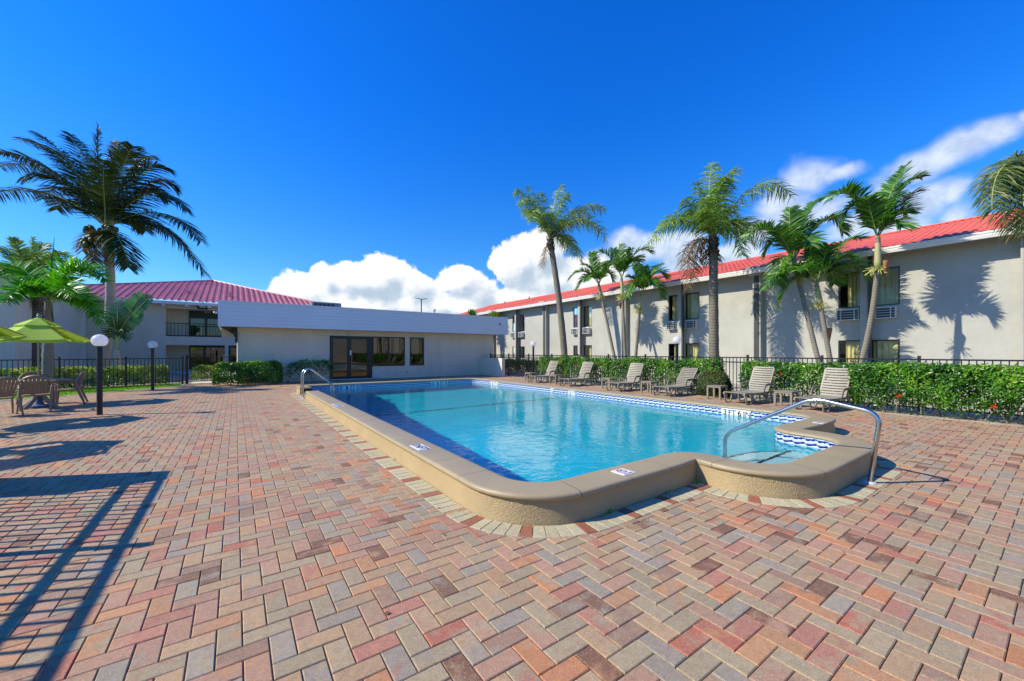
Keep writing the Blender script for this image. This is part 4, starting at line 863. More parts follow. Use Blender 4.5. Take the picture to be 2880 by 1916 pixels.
# ------------------------------------------------------------------ lamps
globe_m = bpy.data.materials.new('opal_globe'); globe_m.use_nodes = True; b = globe_m.node_tree.nodes['Principled BSDF']; b.inputs['Base Color'].default_value = rgb(246, 246, 246); b.inputs['Roughness'].default_value = .25; _n = globe_m.node_tree; _t = _n.nodes.new('ShaderNodeBsdfTranslucent'); _t.inputs[0].default_value = (.95, .95, .95, 1); _s = _n.nodes.new('ShaderNodeMixShader'); _s.inputs[0].default_value = .62; _n.links.new(b.outputs[0], _s.inputs[1]); _n.links.new(_t.outputs[0], _s.inputs[2]); _n.links.new(_s.outputs[0], _n.nodes['Material Output'].inputs[0])
navy_m = mat('navy_post_paint', rgb(20, 24, 38), .35, var=.08, vscale=5)
def lamp(label, x, y, gh, r=.145, pr=.052):
    t = thing('globe_lamp_post', label, 'lamp post', (x, y, 0), group='globe lamps round the pool')
    g = MB(); g.tube([(0, 0, 0), (0, 0, gh-r*.9)], pr, 16); g.build('post', navy_m, t, autos=True)
    g = MB(); g.lathe([(pr*1.2, gh-r*1.02), (pr*1.9, gh-r*.97), (pr*1.9, gh-r*.88), (pr*1.3, gh-r*.86)], (0, 0, 0), 20); g.build('globe_fitter', bronze_m, t, autos=True)
    g = MB(); n = 16; prof = [(max(.001, r*sin(pi*k/n)), gh-r*cos(pi*k/n)) for k in range(1, n)]; g.lathe(prof, (0, 0, 0), 32); g.build('globe', globe_m, t, smooth=True)
lamp('white globe lamp on a thick dark post standing on the pavers by the umbrella table', -2.56, 12.9, 1.71, pr=.052)
lamp('white globe lamp on a dark post at the edge of the lawn strip', -2.56, 20.0, 1.72)
p = PX(1500, 968, 13.2); lamp('white globe lamp in front of the fence near the furthest lounger', 13.2, p.y, p.z)
p = PX(1904, 957, 13.15); lamp('white globe lamp rising behind the hedge before a dark downspout', 13.15, p.y, p.z)
# ------------------------------------------------------------------ loungers
def chaise():
    t = thing('sun_lounger', 'x', 'sun lounger', group='resin sun loungers facing the pool')
    W2 = .31; SZ = .33
    # seat deck: side rails, slats with slots, seen from the pool end
    g = MB(); n = 10; xs = [0, .03, .08, .4, .8, 1.05, 1.2, 1.5, 1.85]
    def zdeck(x): return SZ + (-.035 if x < .02 else 0) - .02*sin(pi*min(1, x/1.2)) - (.01 if x > 1.3 else 0)
    for s in (-1, 1):
        vs = []
        for x in xs: z = zdeck(x); y = s*W2; vs += [(x, y-s*.045, z), (x, y, z-.004), (x, y+s*.004, z-.05), (x, y-s*.045, z-.045)]
        m = len(xs); g.add(vs, [(4*i+k, 4*i+(k+1) % 4, 4*i+4+(k+1) % 4, 4*i+4+k) for i in range(m-1) for k in range(4)]+[(0, 1, 2, 3), (4*m-4, 4*m-3, 4*m-2, 4*m-1)])
    g.build('side_rail', resin_m, t)
    g = MB(); k = 0; x = .0
    while x < 1.13:
        w = .075; z = zdeck(x+.03); g.box(x, x+w, -W2+.03, W2-.03, z-.028, z-.004, bev=.005); x += w+.018
    g.box(1.22, 1.30, -W2+.03, W2-.03, SZ-.045, SZ-.02, bev=.005); g.box(1.72, 1.82, -W2+.03, W2-.03, SZ-.045, SZ-.02, bev=.005)
    g.build('seat', resin_m, t)
    return t
def chaise_back(t, ang):
    W2 = .30; L = .72; g = MB(); ca, sa = cos(ang), sin(ang)
    def P(s, y, d): # s along the back, y across, d out of the front face
        bow = .022*(1-(y/W2)**2)-.03*(s/L)**2+.02; return (1.13+ca*s - sa*(d-bow), y, .335+sa*s + ca*(d-bow))
    ns = 9; sh = .052; sg = .022; s = .055
    def slab(s0, s1, y0, y1, ny=6, r=0):
        for a in range(ny):
            ya = y0+(y1-y0)*a/ny; yb = y0+(y1-y0)*(a+1)/ny; e0 = e1 = 0
            if r:
                e0 = r*max(0, (abs(ya)/W2-.86)/.14)**2; e1 = r*max(0, (abs(yb)/W2-.86)/.14)**2
            v = [P(s0, ya, 0), P(s0, yb, 0), P(s1-e1, yb, 0), P(s1-e0, ya, 0), P(s0, ya, -.018), P(s0, yb, -.018), P(s1-e1, yb, -.018), P(s1-e0, ya, -.018)]
            g.add(v, [(0, 1, 2, 3), (4, 7, 6, 5), (0, 4, 5, 1), (2, 6, 7, 3), (1, 5, 6, 2), (0, 3, 7, 4)])
    slab(0, .055, -W2, W2)
    for k in range(ns): s0 = .072+k*(sh+sg); slab(s0, s0+sh, -W2+.035, W2-.035)
    slab(.072+ns*(sh+sg)-.001, L+.06, -W2, W2, 14, r=.05)
    for sg_ in (-1, 1):
        for k in range(8):
            a = .05+k*(L-.04)/8; b_ = .05+(k+1)*(L-.04)/8; y0, y1 = sorted((sg_*W2, sg_*(W2-.036)))
            slab(a, b_, y0, y1, 1)
    g.build('backrest', resin_m, t)
    g = MB(); q = P(.45, 0, -.02); g.tube([(q[0], -.2, q[2]), (q[0], .2, q[2])], .012, 6)
    for y in (-.2, .2): g.tube([(q[0], y, q[2]), (min(q[0]+.22, 1.75), y, .30)], .013, 6)
    g.build('back_prop', resin_m, t)
def chaise_legs(t):
    for s in (-1, 1):
        y = s*.30
        g = MB()   # armrest: a flat looped strap
        pts = [(1.50, y+s*.03, .28), (1.46, y+s*.035, .40), (1.36, y+s*.04, .505), (1.22, y+s*.04, .525), (1.02, y+s*.04, .52), (.94, y+s*.04, .49), (.90, y+s*.035, .40), (.87, y+s*.03, .30)]
        g.tube(bez2(pts), .032, 8, sx=.5, sy=1.1); g.build('armrest', resin_m, t, smooth=True)
        for (xa, xb) in ((.06, .40), (.72, 1.08), (1.32, 1.66)):
            g = MB(); g.tube(bez2([(xa, y, .30), (xa+.02, y, .12), (xa+.08, y, .015), (xb-.1, y, .012), (xb-.02, y, .14), (xb, y, .30)]), .026, 8, sx=.75, sy=1.)
            g.build('leg', resin_m, t, smooth=True)
def bez2(pts, n=5):
    P = [Vector(p) for p in pts]; out = []
    for i in range(len(P)-1):
        a = P[max(i-1, 0)]; b = P[i]; c = P[i+1]; d = P[min(i+2, len(P)-1)]
        for k in range(n): t = k/n; out.append(.5*((2*b)+(c-a)*t+(2*a-5*b+4*c-d)*t*t+(3*b-a-3*c+d)*t**3))
    out.append(P[-1]); return out
def make_chaise(ang): t = chaise(); chaise_back(t, ang); chaise_legs(t); return t
c_up = make_chaise(R(60)); c_low = make_chaise(R(46)); c_mid = make_chaise(R(63))
spots = [(11.35, 14.65, 2, c_up, 'upright taupe slatted lounger furthest away beside the lamp post'),
         (11.30, 12.35, 1, 'c_up', 'upright slatted lounger before the hedge gap with red hibiscus flowers'),
         (11.30, 9.75, 1, 'c_up', 'upright slatted lounger in front of the brightest middle hedge'),
         (11.32, 7.75, -2, c_low, 'lounger with its slatted back reclined lowest of the row'),
         (11.35, 5.45, -6, 'c_up', 'upright slatted lounger beside the small round clipped bush'),
         (11.42, 3.75, -8, c_mid, 'nearest and largest slatted lounger seen behind the pool handrail')]
for (x, y, a, src, lb) in spots:
    if isinstance(src, str): o = dup(c_up, (x, y, 0), R(a), lb)
    else: src.location = (x, y, 0); src.rotation_euler = (0, 0, R(a)); src['label'] = lb
# side tables
def side_table():
    t = thing('side_table', 'x', 'side table', group='small resin tables between the loungers'); g = MB(); s = .22
    g.box(-s, s, -s, s, .385, .41, bev=.006); g.box(-s+.01, s-.01, -s+.01, s-.01, .35, .384); g.build('table_top', resin_m, t)
    for a in (-1, 1):
        for b_ in (-1, 1): g = MB(); x, y = a*(s-.03), b_*(s-.03); g.box(x-.025, x+.025, y-.025, y+.025, 0, .35); g.build('leg', resin_m, t)
    return t
tb = side_table()
ts = [(11.95, 13.55, 'small table beside the second upright lounger from the lamp'), (12.2, 15.75, 'small table half hidden behind the furthest lounger'), (12.25, 10.7, 'small table left of the lounger before the bright middle hedge'),
      (12.05, 8.68, 'small table left of the lowest reclined lounger'), (12.25, 6.38, 'small square table in front of the round clipped bush'), (12.1, 4.45, 'small square table left of the nearest lounger')]
for i, (x, y, lb) in enumerate(ts):
    if i == 0: tb.location = (x, y, 0); tb['label'] = lb
    else: dup(tb, (x, y, 0), 0, lb)
# ------------------------------------------------------------------ patio set
def patio_chair():
    t = thing('patio_chair', 'x', 'chair', group='moulded resin chairs round the umbrella tables')
    # local: seat centre at origin, the chair faces +x
    g = MB(); n = 12; vs = [(.24*cos(2*pi*k/n)*(1.0 if cos(2*pi*k/n) > 0 else .9), .24*sin(2*pi*k/n), .42-.015*(1 if abs(cos(2*pi*k/n)) < .5 else 0)) for k in range(n)]
    g.add([(x, y, z) for x, y, z in vs]+[(x*.97, y*.97, z-.03) for x, y, z in vs]+[(0, 0, .405)], [(k, (k+1) % n, 2*n) for k in range(n)]+[(k, k+n, (k+1) % n+n, (k+1) % n) for k in range(n)]+[tuple(range(n, 2*n))[::-1]]); g.build('seat', resin_b, t)
    g = MB(); W2 = .27
    def A(s, z): # back surface: s -1..1 across
        return (-.20-.10*(z-.42)/.45+.09*s*s, s*(W2-.015*(z-.42)), z)
    top = [A(cos(a), .62+.26*sin(a)) for a in [pi*k/14 for k in range(15)]]
    g.tube(top, .026, 8, sx=.6, sy=1.2)
    for k in range(7):
        s = -.78+k*.26; zt = .62+.26*math.sqrt(max(0, 1-s*s))-.01; s0 = s*.62
        p = [A(s0, .46), A((s+s0)/2, .62), A(s, zt)]; ww = .024
        v = []
        for q in bez2(p, 4): v += [(q.x, q.y-ww, q.z), (q.x, q.y+ww, q.z), (q.x-.012, q.y+ww, q.z), (q.x-.012, q.y-ww, q.z)]
        m = len(v)//4; g.add(v, [(4*i+a, 4*i+(a+1) % 4, 4*i+4+(a+1) % 4, 4*i+4+a) for i in range(m-1) for a in range(4)])
    g.tube([A(-.75, .46), A(0, .455), A(.75, .46)], .024, 6); g.build('backrest', resin_b, t, autos=True)
    for s in (-1, 1):
        g = MB(); g.tube(bez2([(-.13, s*.275, .64), (-.02, s*.295, .645), (.14, s*.295, .64), (.22, s*.285, .60)]), .03, 8, sx=.55, sy=1.); g.build('armrest', resin_b, t, smooth=True)
        g = MB(); g.tube(bez2([(.22, s*.285, .61), (.235, s*.28, .40), (.25, s*.29, .2), (.265, s*.30, 0)]), [.032]*6+[.028]*6+[.024]*4, 8, sx=.7, sy=1.); g.build('leg', resin_b, t, smooth=True)
        g = MB(); g.tube(bez2([(-.14, s*.265, .63), (-.19, s*.25, .42), (-.26, s*.25, .2), (-.33, s*.26, 0)]), [.034]*6+[.03]*6+[.024]*4, 8, sx=.7, sy=1.); g.build('leg', resin_b, t, smooth=True)
    return t
pc = patio_chair()
tabc = Vector((-4.18, 15.50, 0))
cs = [((-3.80, 16.12), 186, 'brown resin chair facing left, the one nearest the thick lamp post'), ((-3.97, 14.55), 98, 'brown fan-back resin chair seen from behind in front of the umbrella table'),
      ((-4.55, 16.55), -62, 'resin chair on the far side of the umbrella table, only its top showing'), ((-4.38, 13.95), 125, 'brown resin chair cut by the left frame edge, its back legs splayed'), ((-3.9, 11.0), 35, 'nearest resin chair, only a back leg showing at the left frame edge')]
for i, (xy, a, lb) in enumerate(cs):
    if i == 0: pc.location = (*xy, 0); pc.rotation_euler = (0, 0, R(a)); pc['label'] = lb
    else: dup(pc, (*xy, 0), R(a), lb)
def ptable(loc, label):
    t = thing('patio_table', label, 'table', loc, R(20)); g = MB(); g.lathe([(.50, .68), (.56, .695), (.57, .715), (.545, .725), (.1, .722)], (0, 0, 0), 36); g.build('table_top', resin_m, t, autos=True)
    for k in range(4):
        a = pi/4+k*pi/2; c, s = cos(a), sin(a)
        g = MB(); g.tube(bez2([(.40*c, .40*s, .69), (.24*c, .24*s, .60), (.09*c, .09*s, .42), (.12*c, .12*s, .25), (.26*c, .26*s, .10), (.38*c, .38*s, .0)]), .05, 8, sx=.6, sy=1.1); g.build('leg', resin_m, t, smooth=True)
    g = MB(); g.lathe([(.21, 0), (.21, .05), (.08, .09), (.04, .3)], (0, 0, 0), 20); g.build('umbrella_base', mat('blue_base', rgb(60, 90, 130), .5), t, autos=True)
ptable(tuple(tabc), 'round taupe resin table with crossed curved legs under the umbrella')
ptable((-5.2, 12.2, 0), 'round resin table beyond the left frame edge under its umbrella')
lime_m = bpy.data.materials.new('lime_canvas'); lime_m.use_nodes = True
def canvas(m):
    nt, N, L, b = ND(m); tc = N.new('ShaderNodeTexCoord'); nz = N.new('ShaderNodeTexNoise'); nz.inputs['Scale'].default_value = 2.5; L.new(tc.outputs['Object'], nz.inputs[0])
    mx = N.new('ShaderNodeMix'); mx.data_type = 'RGBA'; mx.inputs[6].default_value = rgb(170, 208, 70); mx.inputs[7].default_value = rgb(188, 216, 80); L.new(nz.outputs[0], mx.inputs[0]); L.new(mx.outputs[2], b.inputs['Base Color']); b.inputs['Roughness'].default_value = .8
    tl = N.new('ShaderNodeBsdfTranslucent'); tl.inputs[0].default_value = rgb(190, 225, 70); ms = N.new('ShaderNodeMixShader'); ms.inputs[0].default_value = .3; L.new(b.outputs[0], ms.inputs[1]); L.new(tl.outputs[0], ms.inputs[2]); L.new(ms.outputs[0], N['Material Output'].inputs[0])
canvas(lime_m)
def umbrella(loc, label, rz=0, r=1.02):
    t = thing('patio_umbrella', label, 'umbrella', loc, rz, 'lime green umbrellas over the tables'); zr, zt = 1.80, 2.36; n = 6
    def rim(k, f): a = 2*pi*k/n; return Vector((r*cos(a)*f, r*sin(a)*f, zt+(zr-zt)*f))
    def canopy(f0, f1, lift, val, nm):
        g = MB(); rows = 7; cols = 5; V = []; F = []
        for k in range(n):
            for i in range(rows+1):
                f = f0+(f1-f0)*i/rows
                for j in range(cols+1):
                    q = j/cols; p = rim(k, f).lerp(rim(k+1, f), q); sag = .045*f*sin(pi*q)*f; p.z += lift - sag*.9; s_ = 1-.0*sin(pi*q); V.append((p.x, p.y, p.z))
            o = k*(rows+1)*(cols+1)
            for i in range(rows):
                for j in range(cols): F.append((o+i*(cols+1)+j, o+(i+1)*(cols+1)+j, o+(i+1)*(cols+1)+j+1, o+i*(cols+1)+j+1))
            if val:
                o2 = len(V)
                for j in range(cols+1):
                    q = j/cols; p = rim(k, f1).lerp(rim(k+1, f1), q); sg = .045*sin(pi*q)*f1*f1*.9; V.append((p.x*1.003, p.y*1.003, p.z+lift-sg)); V.append((p.x*1.004, p.y*1.004, p.z+lift-sg-val))
                for j in range(cols): F.append((o2+2*j, o2+2*j+1, o2+2*j+3, o2+2*j+2))
        g.add(V, F); return g.build(nm, lime_m, t, smooth=False)
    canopy(.04, 1.0, 0, .05, 'canopy'); canopy(.03, .42, .055, .03, 'wind_vent')
    g = MB(); g.tube([(0, 0, 0), (0, 0, zt+.08)], .02, 12); g.lathe([(.03, 0), (.035, .03), (.02, .05), (.03, .08), (.005, .1)], (0, 0, zt+.06), 12); g.build('pole', mat('umbrella_pole', rgb(150, 146, 130), .4), t, autos=True)
    for k in range(n):
        p = rim(k, 1); g = MB(); g.tube([(0, 0, zt-.02), (p.x*.99, p.y*.99, p.z-.015)], .009, 5); h = rim(k, .5); g.tube([(0, 0, 1.72), (h.x, h.y, h.z-.02)], .007, 5); g.build('rib', resin_m, t)
    g = MB(); g.tube([(.03, 0, 1.85)]+[(.05-.07*sin(pi*a/8), .02, 1.85-.9*(a/8)) for a in range(1, 9)], .006, 5); g.build('crank_cord', resin_m, t)
umbrella((-4.46, 16.45, 0), 'lime green umbrella with scalloped wind vent fully in view', R(12)); bpy.context.view_layer.update()
umbrella((-4.62, 12.6, 0), 'lime green umbrella cut off by the left edge of the frame', R(4))
umbrella((-4.45, 9.45, 0), 'lime green umbrella standing out of frame that shades the pavers', R(28))
# ------------------------------------------------------------------ plants
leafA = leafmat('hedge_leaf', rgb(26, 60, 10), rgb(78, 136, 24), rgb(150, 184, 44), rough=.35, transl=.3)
leafB = leafmat('variegated_leaf', rgb(50, 82, 20), rgb(124, 154, 52), rgb(228, 228, 112), rough=.4, transl=.3)
leafD = leafmat('dark_clipped_leaf', rgb(40, 56, 20), rgb(70, 88, 30), rgb(104, 112, 44), rough=.45, transl=.2)
frondC = leafmat('coconut_frond', rgb(26, 42, 14), rgb(48, 70, 22), rgb(96, 106, 50), rough=.45, transl=.12, spec=.35)
frondQ = leafmat('queen_palm_frond', rgb(64, 98, 34), rgb(118, 154, 60), rgb(180, 196, 110), rough=.4, transl=.3)
frondG = leafmat('bright_palm_frond', rgb(30, 74, 16), rgb(74, 126, 34), rgb(142, 180, 72), rough=.35, transl=.35)
frondF = leafmat('foxtail_frond', rgb(44, 104, 14), rgb(84, 158, 22), rgb(140, 200, 40), rough=.35, transl=.35)
dead_m = leafmat('dry_frond', rgb(96, 78, 50), rgb(140, 114, 76), rough=.8, transl=.2)
stem_m = mat('woody_stem', rgb(150, 134, 112), .85, var=.2, vscale=12)
flower_m = leafmat('hibiscus_petal', rgb(200, 40, 22), rgb(232, 74, 36), rough=.6, transl=.35)
core_m = mat('hedge_core', rgb(24, 34, 14), .95)
def trunkmat(name, c1, c2, ring):
    m = bpy.data.materials.new(name); m.use_nodes = True; nt, N, L, b = ND(m); tc = N.new('ShaderNodeTexCoord'); sp = N.new('ShaderNodeSeparateXYZ'); L.new(tc.outputs['Object'], sp.inputs[0])
    nz = N.new('ShaderNodeTexNoise'); nz.inputs['Scale'].default_value = 5; L.new(tc.outputs['Object'], nz.inputs[0])
    a = N.new('ShaderNodeMath'); a.operation = 'MULTIPLY_ADD'; L.new(nz.outputs[0], a.inputs[0]); a.inputs[1].default_value = .05; L.new(sp.outputs[2], a.inputs[2])
    s = N.new('ShaderNodeMath'); s.operation = 'MODULO'; L.new(a.outputs[0], s.inputs[0]); s.inputs[1].default_value = ring
    d = N.new('ShaderNodeMath'); d.operation = 'DIVIDE'; L.new(s.outputs[0], d.inputs[0]); d.inputs[1].default_value = ring
    cr = N.new('ShaderNodeValToRGB'); e = cr.color_ramp.elements; e[0].position = 0; e[0].color = c2; e[1].position = .18; e[1].color = c1; x = e.new(.9); x.color = tuple([q*1.15 for q in c1[:3]]+[1]); L.new(d.outputs[0], cr.inputs[0])
    n2 = N.new('ShaderNodeTexNoise'); n2.inputs['Scale'].default_value = 2.5; n2.inputs['Detail'].default_value = 6; L.new(tc.outputs['Object'], n2.inputs[0]); mr = N.new('ShaderNodeMapRange'); mr.inputs[3].default_value = .65; mr.inputs[4].default_value = 1.25; L.new(n2.outputs[0], mr.inputs[0])
    v = N.new('ShaderNodeVectorMath'); v.operation = 'SCALE'; L.new(cr.outputs[0], v.inputs[0]); L.new(mr.outputs[0], v.inputs[3]); L.new(v.outputs[0], b.inputs['Base Color']); b.inputs['Roughness'].default_value = .85
    bp = N.new('ShaderNodeBump'); bp.inputs['Strength'].default_value = .8; bp.inputs['Distance'].default_value = .02; L.new(d.outputs[0], bp.inputs['Height']); L.new(bp.outputs[0], b.inputs['Normal']); return m
trunkG = trunkmat('grey_ringed_trunk', rgb(140, 132, 114), rgb(56, 48, 40), .085)
trunkQ = trunkmat('queen_trunk', rgb(124, 116, 98), rgb(46, 40, 34), .12)
trunkC = trunkmat('coconut_trunk', rgb(176, 164, 142), rgb(118, 104, 86), .11)
trunkD = trunkmat('dark_boot_trunk', rgb(96, 84, 72), rgb(40, 34, 30), .16)
def leaves(name, C, N_, size, m, rs, parent, tint=None, aspect=.55, fold=.25):
    """C centres, N_ preferred normals; each leaf two triangles folded along the midrib"""
    n = len(C); a = rs.normal(size=(n, 3)); N_ = N_+rs.normal(0, .55, (n, 3)); N_ /= np.linalg.norm(N_, axis=1)[:, None]+1e-9
    T = a-(a*N_).sum(1)[:, None]*N_; T /= np.linalg.norm(T, axis=1)[:, None]+1e-9; S = np.cross(N_, T); s = (size*rs.uniform(.6, 1.3, n))[:, None]
    V = np.zeros((n, 4, 3)); V[:, 0] = C-T*s*.5; V[:, 1] = C+S*s*aspect*.5+N_*s*fold*.4; V[:, 2] = C+T*s*.55-N_*s*.08; V[:, 3] = C-S*s*aspect*.5+N_*s*fold*.4
    o = np.arange(n)[:, None]*4; F = np.concatenate([np.stack([o+0, o+1, o+2], 2)[:, 0], np.stack([o+0, o+2, o+3], 2)[:, 0]], 0).reshape(2, n, 3).transpose(1, 0, 2).reshape(-1, 3)
    t = rs.rand(n) if tint is None else tint
    return raw_mesh(name, V.reshape(-1, 3), F, m, np.repeat(t, 2), parent)
def hedge(label, p0, p1, w, h, m, seed, dens=1., size=.07, bare=.25, group=None, hvar=.075, gaps=(), cat='hedge', flowers=(), stems=True, roundness=.25, thr=.28):
    rs = np.random.RandomState(seed); p0 = np.array(p0, float); p1 = np.array(p1, float); L = np.linalg.norm(p1-p0); t = (p1-p0)/L; nn = np.array([-t[1], t[0]])
    ob = thing('hedge' if cat == 'hedge' else 'bush', label, cat, (p0[0], p0[1], 0), group=group)
    n = int(L*h*w*9000*dens*(.07/size)**2)
    a = rs.uniform(0, L, n); b_ = rs.uniform(-1, 1, n); z = rs.uniform(0, 1, n)
    # keep to a shell
    edge = np.maximum(np.abs(b_), np.maximum(z*1.0, np.maximum(1-a/(w*.5), 1-(L-a)/(w*.5))))
    keep = rs.rand(n) < np.clip((edge-.45)*2.4, .08, 1); a, b_, z = a[keep], b_[keep], z[keep]
    f1 = np.sin(a*2.1+seed)*.5+np.sin(a*5.3+1.7*seed)*.3+np.sin(a*11+b_*4)*.2; f2 = np.sin(a*3.7+z*9+seed)+np.sin(a*8.1-z*6+b_*3)
    hh = h*(1+hvar*f1); ends = np.clip(np.minimum(a, L-a)/(w*.45), 0, 1); rr = 1-roundness*(z**3)*np.abs(b_)**2
    Z = z*hh*(1-roundness*.6*(1-np.sqrt(1-(1-ends)**2))) ; Bx = b_*w/2*(1+.12*f2*np.minimum(z*2, 1))*rr*(1-.35*(1-ends)**2)*(.72+.28*np.minimum(z*2.2, 1))
    lo = rs.rand(len(a)) < np.clip((z-bare*.3)/max(bare, .01)+.12, .10, 1); hole = (f2+np.sin(a*17+z*13)*.6 < -1.45) & (rs.rand(len(a)) < .75); k = lo & ~hole
    a, b_, z, Z, Bx = a[k], b_[k], z[k], Z[k], Bx[k]
    C = np.stack([t[0]*a+nn[0]*Bx, t[1]*a+nn[1]*Bx, Z+.02], 1)+rs.normal(0, size*.35, (len(a), 3)); C[:, 2] = np.maximum(C[:, 2], .02)
    Nv = np.stack([nn[0]*b_*1.2, nn[1]*b_*1.2, (z-.35)*1.6], 1)
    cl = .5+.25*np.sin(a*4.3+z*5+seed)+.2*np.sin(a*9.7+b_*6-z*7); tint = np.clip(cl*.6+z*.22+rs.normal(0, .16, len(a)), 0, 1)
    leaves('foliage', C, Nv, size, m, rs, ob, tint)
    g = MB(); nc = max(2, int(L/.5))
    if stems:
        for i in range(int(L*5)):
            x = rs.uniform(.1, L-.1); y = rs.uniform(-.25, .25)*w; q = t*x+nn*y; e = q+rs.normal(0, .16, 2); e2 = e+rs.normal(0, .14, 2)
            g.tube([(q[0], q[1], 0), (e[0], e[1], h*.4), (e2[0], e2[1], h*.85)], [.012, .009, .004], 5, cap=False)
        g.build('stems', stem_m, ob)
    for (s, hz, side) in flowers:
        fl = MB(); q = t*s+nn*side*(w/2+.02)
        for k in range(5):
            an = 2*pi*k/5+s; d = Vector((cos(an)*.04, sin(an)*.03, .03*sin(an*2+1))); c = Vector((q[0], q[1], hz)); u_ = Vector((-t[0]*sin(an), -t[1]*sin(an), cos(an)))*.042; v_ = Vector((t[0]*cos(an), t[1]*cos(an), sin(an)))*.042; out = Vector((nn[0], nn[1], 0))*side*.03
            fl.add([tuple(c), tuple(c+v_+u_*.4+out), tuple(c+v_*1.25+out*.6), tuple(c+v_-u_*.4+out)], [(0, 1, 2, 3)], 0, .3+.1*k)
        fl.build('hibiscus_flower', flower_m, ob)
    return ob
XH = 12.98
def yh(u): return PX(u, 1060, 13.1).y
def seg(lb, ua, ub, h, m, seed, ya=None, yb=None, xh=13.3, w=.62, **k):
    a = ya if ya is not None else yh(ua); b = yb if yb is not None else yh(ub); return hedge(lb, (xh, a), (xh, b), w, h, m, seed, group='hibiscus hedges along the right fence', **k)
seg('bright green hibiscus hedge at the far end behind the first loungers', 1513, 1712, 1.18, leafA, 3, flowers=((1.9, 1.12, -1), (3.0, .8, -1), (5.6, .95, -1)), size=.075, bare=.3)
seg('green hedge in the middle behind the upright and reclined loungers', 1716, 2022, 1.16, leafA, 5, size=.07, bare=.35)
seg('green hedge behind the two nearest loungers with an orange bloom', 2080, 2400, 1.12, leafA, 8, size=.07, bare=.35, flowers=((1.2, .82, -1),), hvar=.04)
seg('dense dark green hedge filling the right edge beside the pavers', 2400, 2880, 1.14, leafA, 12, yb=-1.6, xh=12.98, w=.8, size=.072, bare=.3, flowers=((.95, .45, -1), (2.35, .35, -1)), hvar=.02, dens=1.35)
seg('green hedge carrying on along the fence beyond the right frame edge', 0, 0, 1.14, leafA, 14, ya=-1.7, yb=-9, xh=12.98, w=.8, size=.09, bare=.3, dens=.6)
p = G(2055, 1130)
rb = hedge('small round clipped dark bush between two hedges', (12.85, 6.35), (12.85, 7.25), .9, .80, leafD, 21, size=.05, dens=1.5, bare=.05, cat='bush', roundness=.7, hvar=.03)
# plants behind the far fence
for i, (ua, ub) in enumerate(((1418, 1452), (1458, 1484), (1490, 1512))):
    ya = PX(ua, 1040, 16.5).y; yb = PX(ub, 1040, 16.5).y
    hedge(['leafy shrub behind the fence beside the short stucco wall', 'leafy shrub behind the fence below the dark downspout', 'leafy shrub behind the fence next to the far lamp post'][i], (16.5, ya), (16.5, yb), .8, .85, leafA, 31+i, group='shrubs behind the far fence', size=.11, bare=.2, cat='bush')
# hedges by the pool house
hedge('rounded glossy hedge with orange blooms at the corner of the pool house', (-.75, 21.05), (1.75, 20.75), .9, 1.0, leafA, 41, size=.075, bare=.12, dens=1.0, flowers=((.1, .85, -1), (.15, .95, 1), (.05, .7, -1)), roundness=.5)
hedge('sparse leggy hedge in shade left of the dark glass doors', (1.98, 21.2), (3.95, 21.25), .6, .98, leafA, 43, size=.09, bare=.75, dens=.5, hvar=.1)
# left hedge behind the fence
n_ = (fl_p1-fl_p0).normalized(); of = Vector((-n_.y, n_.x))*.55
a = fl_p1+of-n_*.4; b = fl_p0+of+n_*1.0
hedge('clipped yellow-green variegated hedge running behind the left fence', (b.x, b.y), (a.x, a.y), .7, .83, leafB, 47, size=.085, bare=.1, dens=.75, hvar=.03, roundness=.2)
hedge('small yellow-green shrub beyond the entrance gate', (-1.75, 25.6), (-.9, 25.8), .7, .72, leafB, 49, size=.08, bare=.1, cat='bush')
bs = hedge('loose green shrub rising at the left frame edge behind the fence', (-8.9, 19.3), (-7.9, 19.9), 1.1, 1.85, leafA, 51, size=.09, bare=.2, dens=.5, cat='bush', hvar=.12, roundness=.6)
g = MB(); a_ = at(15, 988, 24); g.box(-13.5, a_.x+1.1, a_.y, a_.y+.3, 0, a_.z+.1); o = g.build('garden_wall', white_m); tag(o, 'short white wall behind the fence at the left frame edge', 'low wall')
